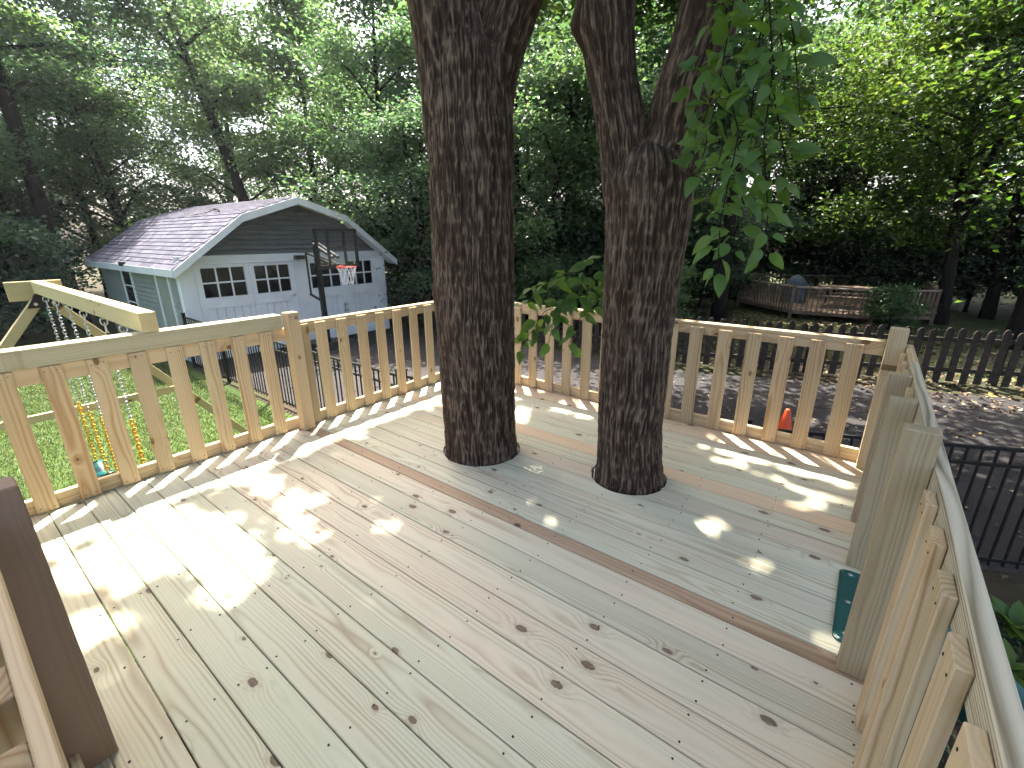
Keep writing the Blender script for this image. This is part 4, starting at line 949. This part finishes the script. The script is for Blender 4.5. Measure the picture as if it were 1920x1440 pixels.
# ------------------------------------------------------------------ hanging leaves on the right tree and the sprig between the trunks
def leaf_mesh(L, Wd, fold, curl):
    V = []; F = []; n = 7
    for k in range(n):
        u = k/(n-1); w = Wd*.5*(math.sin(math.pi*u**.8)**.8)*(1-.25*u) if 0 < k < n-1 else 0.0004
        z = -curl*(u-.1)**2*L
        V += [(u*L, -w, z+fold*w), (u*L, 0, z), (u*L, w, z+fold*w)]
    for k in range(n-1):
        a = 3*k; F += [(a, a+3, a+4, a+1), (a+1, a+4, a+5, a+2)]
    return mesh(V, F, M['leaf_v'], True)
LM = [leaf_mesh(.13, .082, .25, .35), leaf_mesh(.115, .075, .35, .2), leaf_mesh(.145, .085, .2, .5), leaf_mesh(.10, .062, .3, .3)]
def leafy(name, stems, label, cat, step, scale, mat_stem, face):
    t = thing(name, stems[0][0], label, cat); mb = MB(); root = Vector(stems[0][0])
    for si, st in enumerate(stems):
        st = [Vector(p) for p in st]; mb.tube(st, [.0036-.002*k/(len(st)-1) for k in range(len(st))], 6)
        acc = 0
        for a, b in zip(st[:-1], st[1:]):
            L = (b-a).length; n = max(1, round(L/step))
            for k in range(n):
                p = a.lerp(b, (k+random.random())/n); d = (b-a).normalized()
                az = random.uniform(0, 6.28); out = Vector((math.cos(az), math.sin(az), random.uniform(-1.3, .1))).normalized()
                nr = (Vector(face)*random.uniform(.2, 1.0)+Vector((random.gauss(0, .5), random.gauss(0, .5), random.uniform(.1, 1.0)))).normalized()
                out = (out-nr*out.dot(nr)).normalized(); s_ = nr.cross(out); rot = Matrix((out, s_, nr)).transposed()*1.0
                rot = rot @ Matrix.Diagonal((1, 1, 1))*(scale*random.uniform(.75, 1.2))
                q = p+out*.025; mb.tube([p, q], .0016, 4, False)
                link('leaf', random.choice(LM), t, q-root, rot)
    build('stem', mb, M['bark2'], t, True)
leafy('leafy_vine', [
 [(-0.599, 2.272, 2.48), (-0.594, 2.274, 2.377), (-0.575, 2.279, 2.16), (-0.601, 2.272, 1.911), (-0.636, 2.262, 1.594)],
 [(-0.466, 2.048, 2.333), (-0.41, 2.06, 2.059), (-0.408, 2.06, 1.839), (-0.356, 2.07, 1.58), (-0.344, 2.072, 1.403)],
 [(-0.458, 2.254, 2.402), (-0.391, 2.267, 2.191), (-0.336, 2.275, 1.954)],
 [(-0.60, 2.168, 2.1), (-0.492, 2.041, 1.864), (-0.516, 2.036, 1.543), (-0.5, 2.04, 1.336)],
 [(-0.46, 2.2, 2.15), (-0.402, 2.163, 1.961), (-0.336, 2.174, 1.755), (-0.373, 2.168, 1.583)],
 [(-0.602, 2.168, 2.395), (-0.621, 2.163, 2.031), (-0.656, 2.152, 1.739)],
 [(-0.50, 2.2, 2.35), (-0.478, 2.096, 2.131), (-0.468, 2.098, 1.87), (-0.459, 2.1, 1.604), (-0.476, 2.097, 1.44)],
 [(-0.70, 2.42, 2.5), (-0.69, 2.42, 2.25), (-0.74, 2.42, 2.0), (-0.77, 2.40, 1.75)],
 [(-0.52, 2.3, 2.45), (-0.44, 2.32, 2.2), (-0.40, 2.32, 2.0)],
 [(-0.72, 2.44, 2.6), (-0.76, 2.43, 2.35), (-0.80, 2.42, 2.1), (-0.80, 2.41, 1.85)],
 [(-0.82, 2.655, 2.6), (-0.70, 2.45, 2.55), (-0.599, 2.272, 2.48)]],
 'hanging spray of broad green leaves over the right fork of the tree', 'branch', .025, .68, M['bark2'], (.25, -.7, .3))
leafy('leafy_sprig', [
 [(-1.15, 2.72, 1.15), (-1.382, 2.941, 1.142), (-1.606, 2.825, 1.102), (-1.794, 2.71, 0.987), (-1.933, 2.612, 0.714)],
 [(-1.18, 2.72, 1.2), (-1.441, 2.969, 1.227), (-1.7, 2.829, 1.242), (-1.887, 2.707, 1.149), (-1.96, 2.66, 1.02)],
 [(-1.382, 2.941, 1.142), (-1.454, 2.851, 1.092), (-1.56, 2.794, 0.943), (-1.618, 2.761, 0.75)],
 [(-1.606, 2.825, 1.102), (-1.669, 2.788, 1.082), (-1.745, 2.742, 0.892), (-1.759, 2.733, 0.775)],
 [(-1.40, 2.96, 1.25), (-1.481, 2.949, 1.369), (-1.574, 2.901, 1.297), (-1.634, 2.867, 1.188)]],
 'low leafy sprig growing between the two trunks in front of far railing', 'branch', .026, .85, M['bark2'], (.4, -.8, .3))

# ------------------------------------------------------------------ leaf litter, plants by the right railing, a leaf on the deck
def litter_leaves():
    n = 3400; x = rng.uniform(-12, 7, n); y = rng.uniform(4.2, 13.5, n); w = np.clip((y-4)/8, 0, 1)*.5+np.clip((x+4)/8, 0, 1)*.5+.12
    k = rng.random(n) < w; x, y = x[k], y[k]; n = len(x)
    P = np.stack([x, y, np.full(n, ZG+.012)], 1)
    tag(link('fallen_leaves', leaf_cloud(P, rng.uniform(.045, .085, n), rng.uniform(.03, .055, n), np.array([0, 0, 1.0]), .22, M['litter'])), 'scattered dry fallen leaves on the dark driveway', 'leaves', kind='stuff')
    n = 6000; x = rng.uniform(-8, 9, n); y = rng.uniform(10.8, 20, n); P = np.stack([x, y, np.full(n, ZG+.015)], 1)
    tag(link('leaf_litter', leaf_cloud(P, rng.uniform(.07, .13, n), rng.uniform(.05, .09, n), np.array([0, 0, 1.0]), .3, M['litter'])), 'brown leaf litter on the ground behind the picket fence', 'leaves', kind='stuff')
litter_leaves()
fl = leaf_mesh(.05, .032, .5, .6); fl.materials.clear(); fl.materials.append(M['litter'])
tag(link('fallen_leaf', fl, None, (-2.125, 2.02, .004), Matrix.Rotation(.5, 3, 'Z')), 'single small brown leaf on the deck by the left trunk', 'leaf')
def low_plant(x, y, s, label):
    t = thing('low_plant', (x, y, ZG), label, 'plant')
    for k in range(16):
        az = k*2.4+random.uniform(-.3, .3); el = random.uniform(.4, 1.1); d = Vector((math.cos(az)*math.cos(el), math.sin(az)*math.cos(el), math.sin(el))); up = Vector((-d.x*d.z, -d.y*d.z, 1-d.z*d.z)).normalized()
        rot = Matrix((d, up.cross(d), up)).transposed()*(s*random.uniform(1.5, 2.4)); link('leaf', LM[k % 4], t, d*random.uniform(0, .06), rot)
low_plant(1.38, 4.55, 1.0, 'low broad leaved green plant by the foot of the right metal fence')
low_plant(1.62, 4.2, .8, 'smaller leafy plant below the right railing')
low_plant(1.25, 4.0, .6, 'smallest leafy plant on bare soil below the right railing')
def cover():
    n = 2500; x = rng.uniform(.6, 3.2, n); y = rng.uniform(2.2, 4.9, n); P = np.stack([x, y, ZG+rng.uniform(.005, .05, n)], 1)
    tag(link('ground_cover', leaf_cloud(P, .05, .03, np.array([0, 0, 1.0]), .6, M['leaf_c'])), 'dark green ground cover beside the deck on the right', 'plants', kind='stuff')
cover()

def veil():  # thin scattering volume added in place of veiling lens glare
    t = NT('glare_veil'); v = t.n('VolumePrincipled', {'Color': (0.93, 0.96, 1.0), 'Density': 0.0005, 'Anisotropy': 0.4})
    t.t.links.new(v.outputs[0], t.out.inputs['Volume'])
    o = link('veil', MB().box((-126, -126, ZG-1.0), (126, 126, 24)).mesh(t.m)); tag(o, 'thin added haze among the trees', 'veil', kind='stuff')
veil()
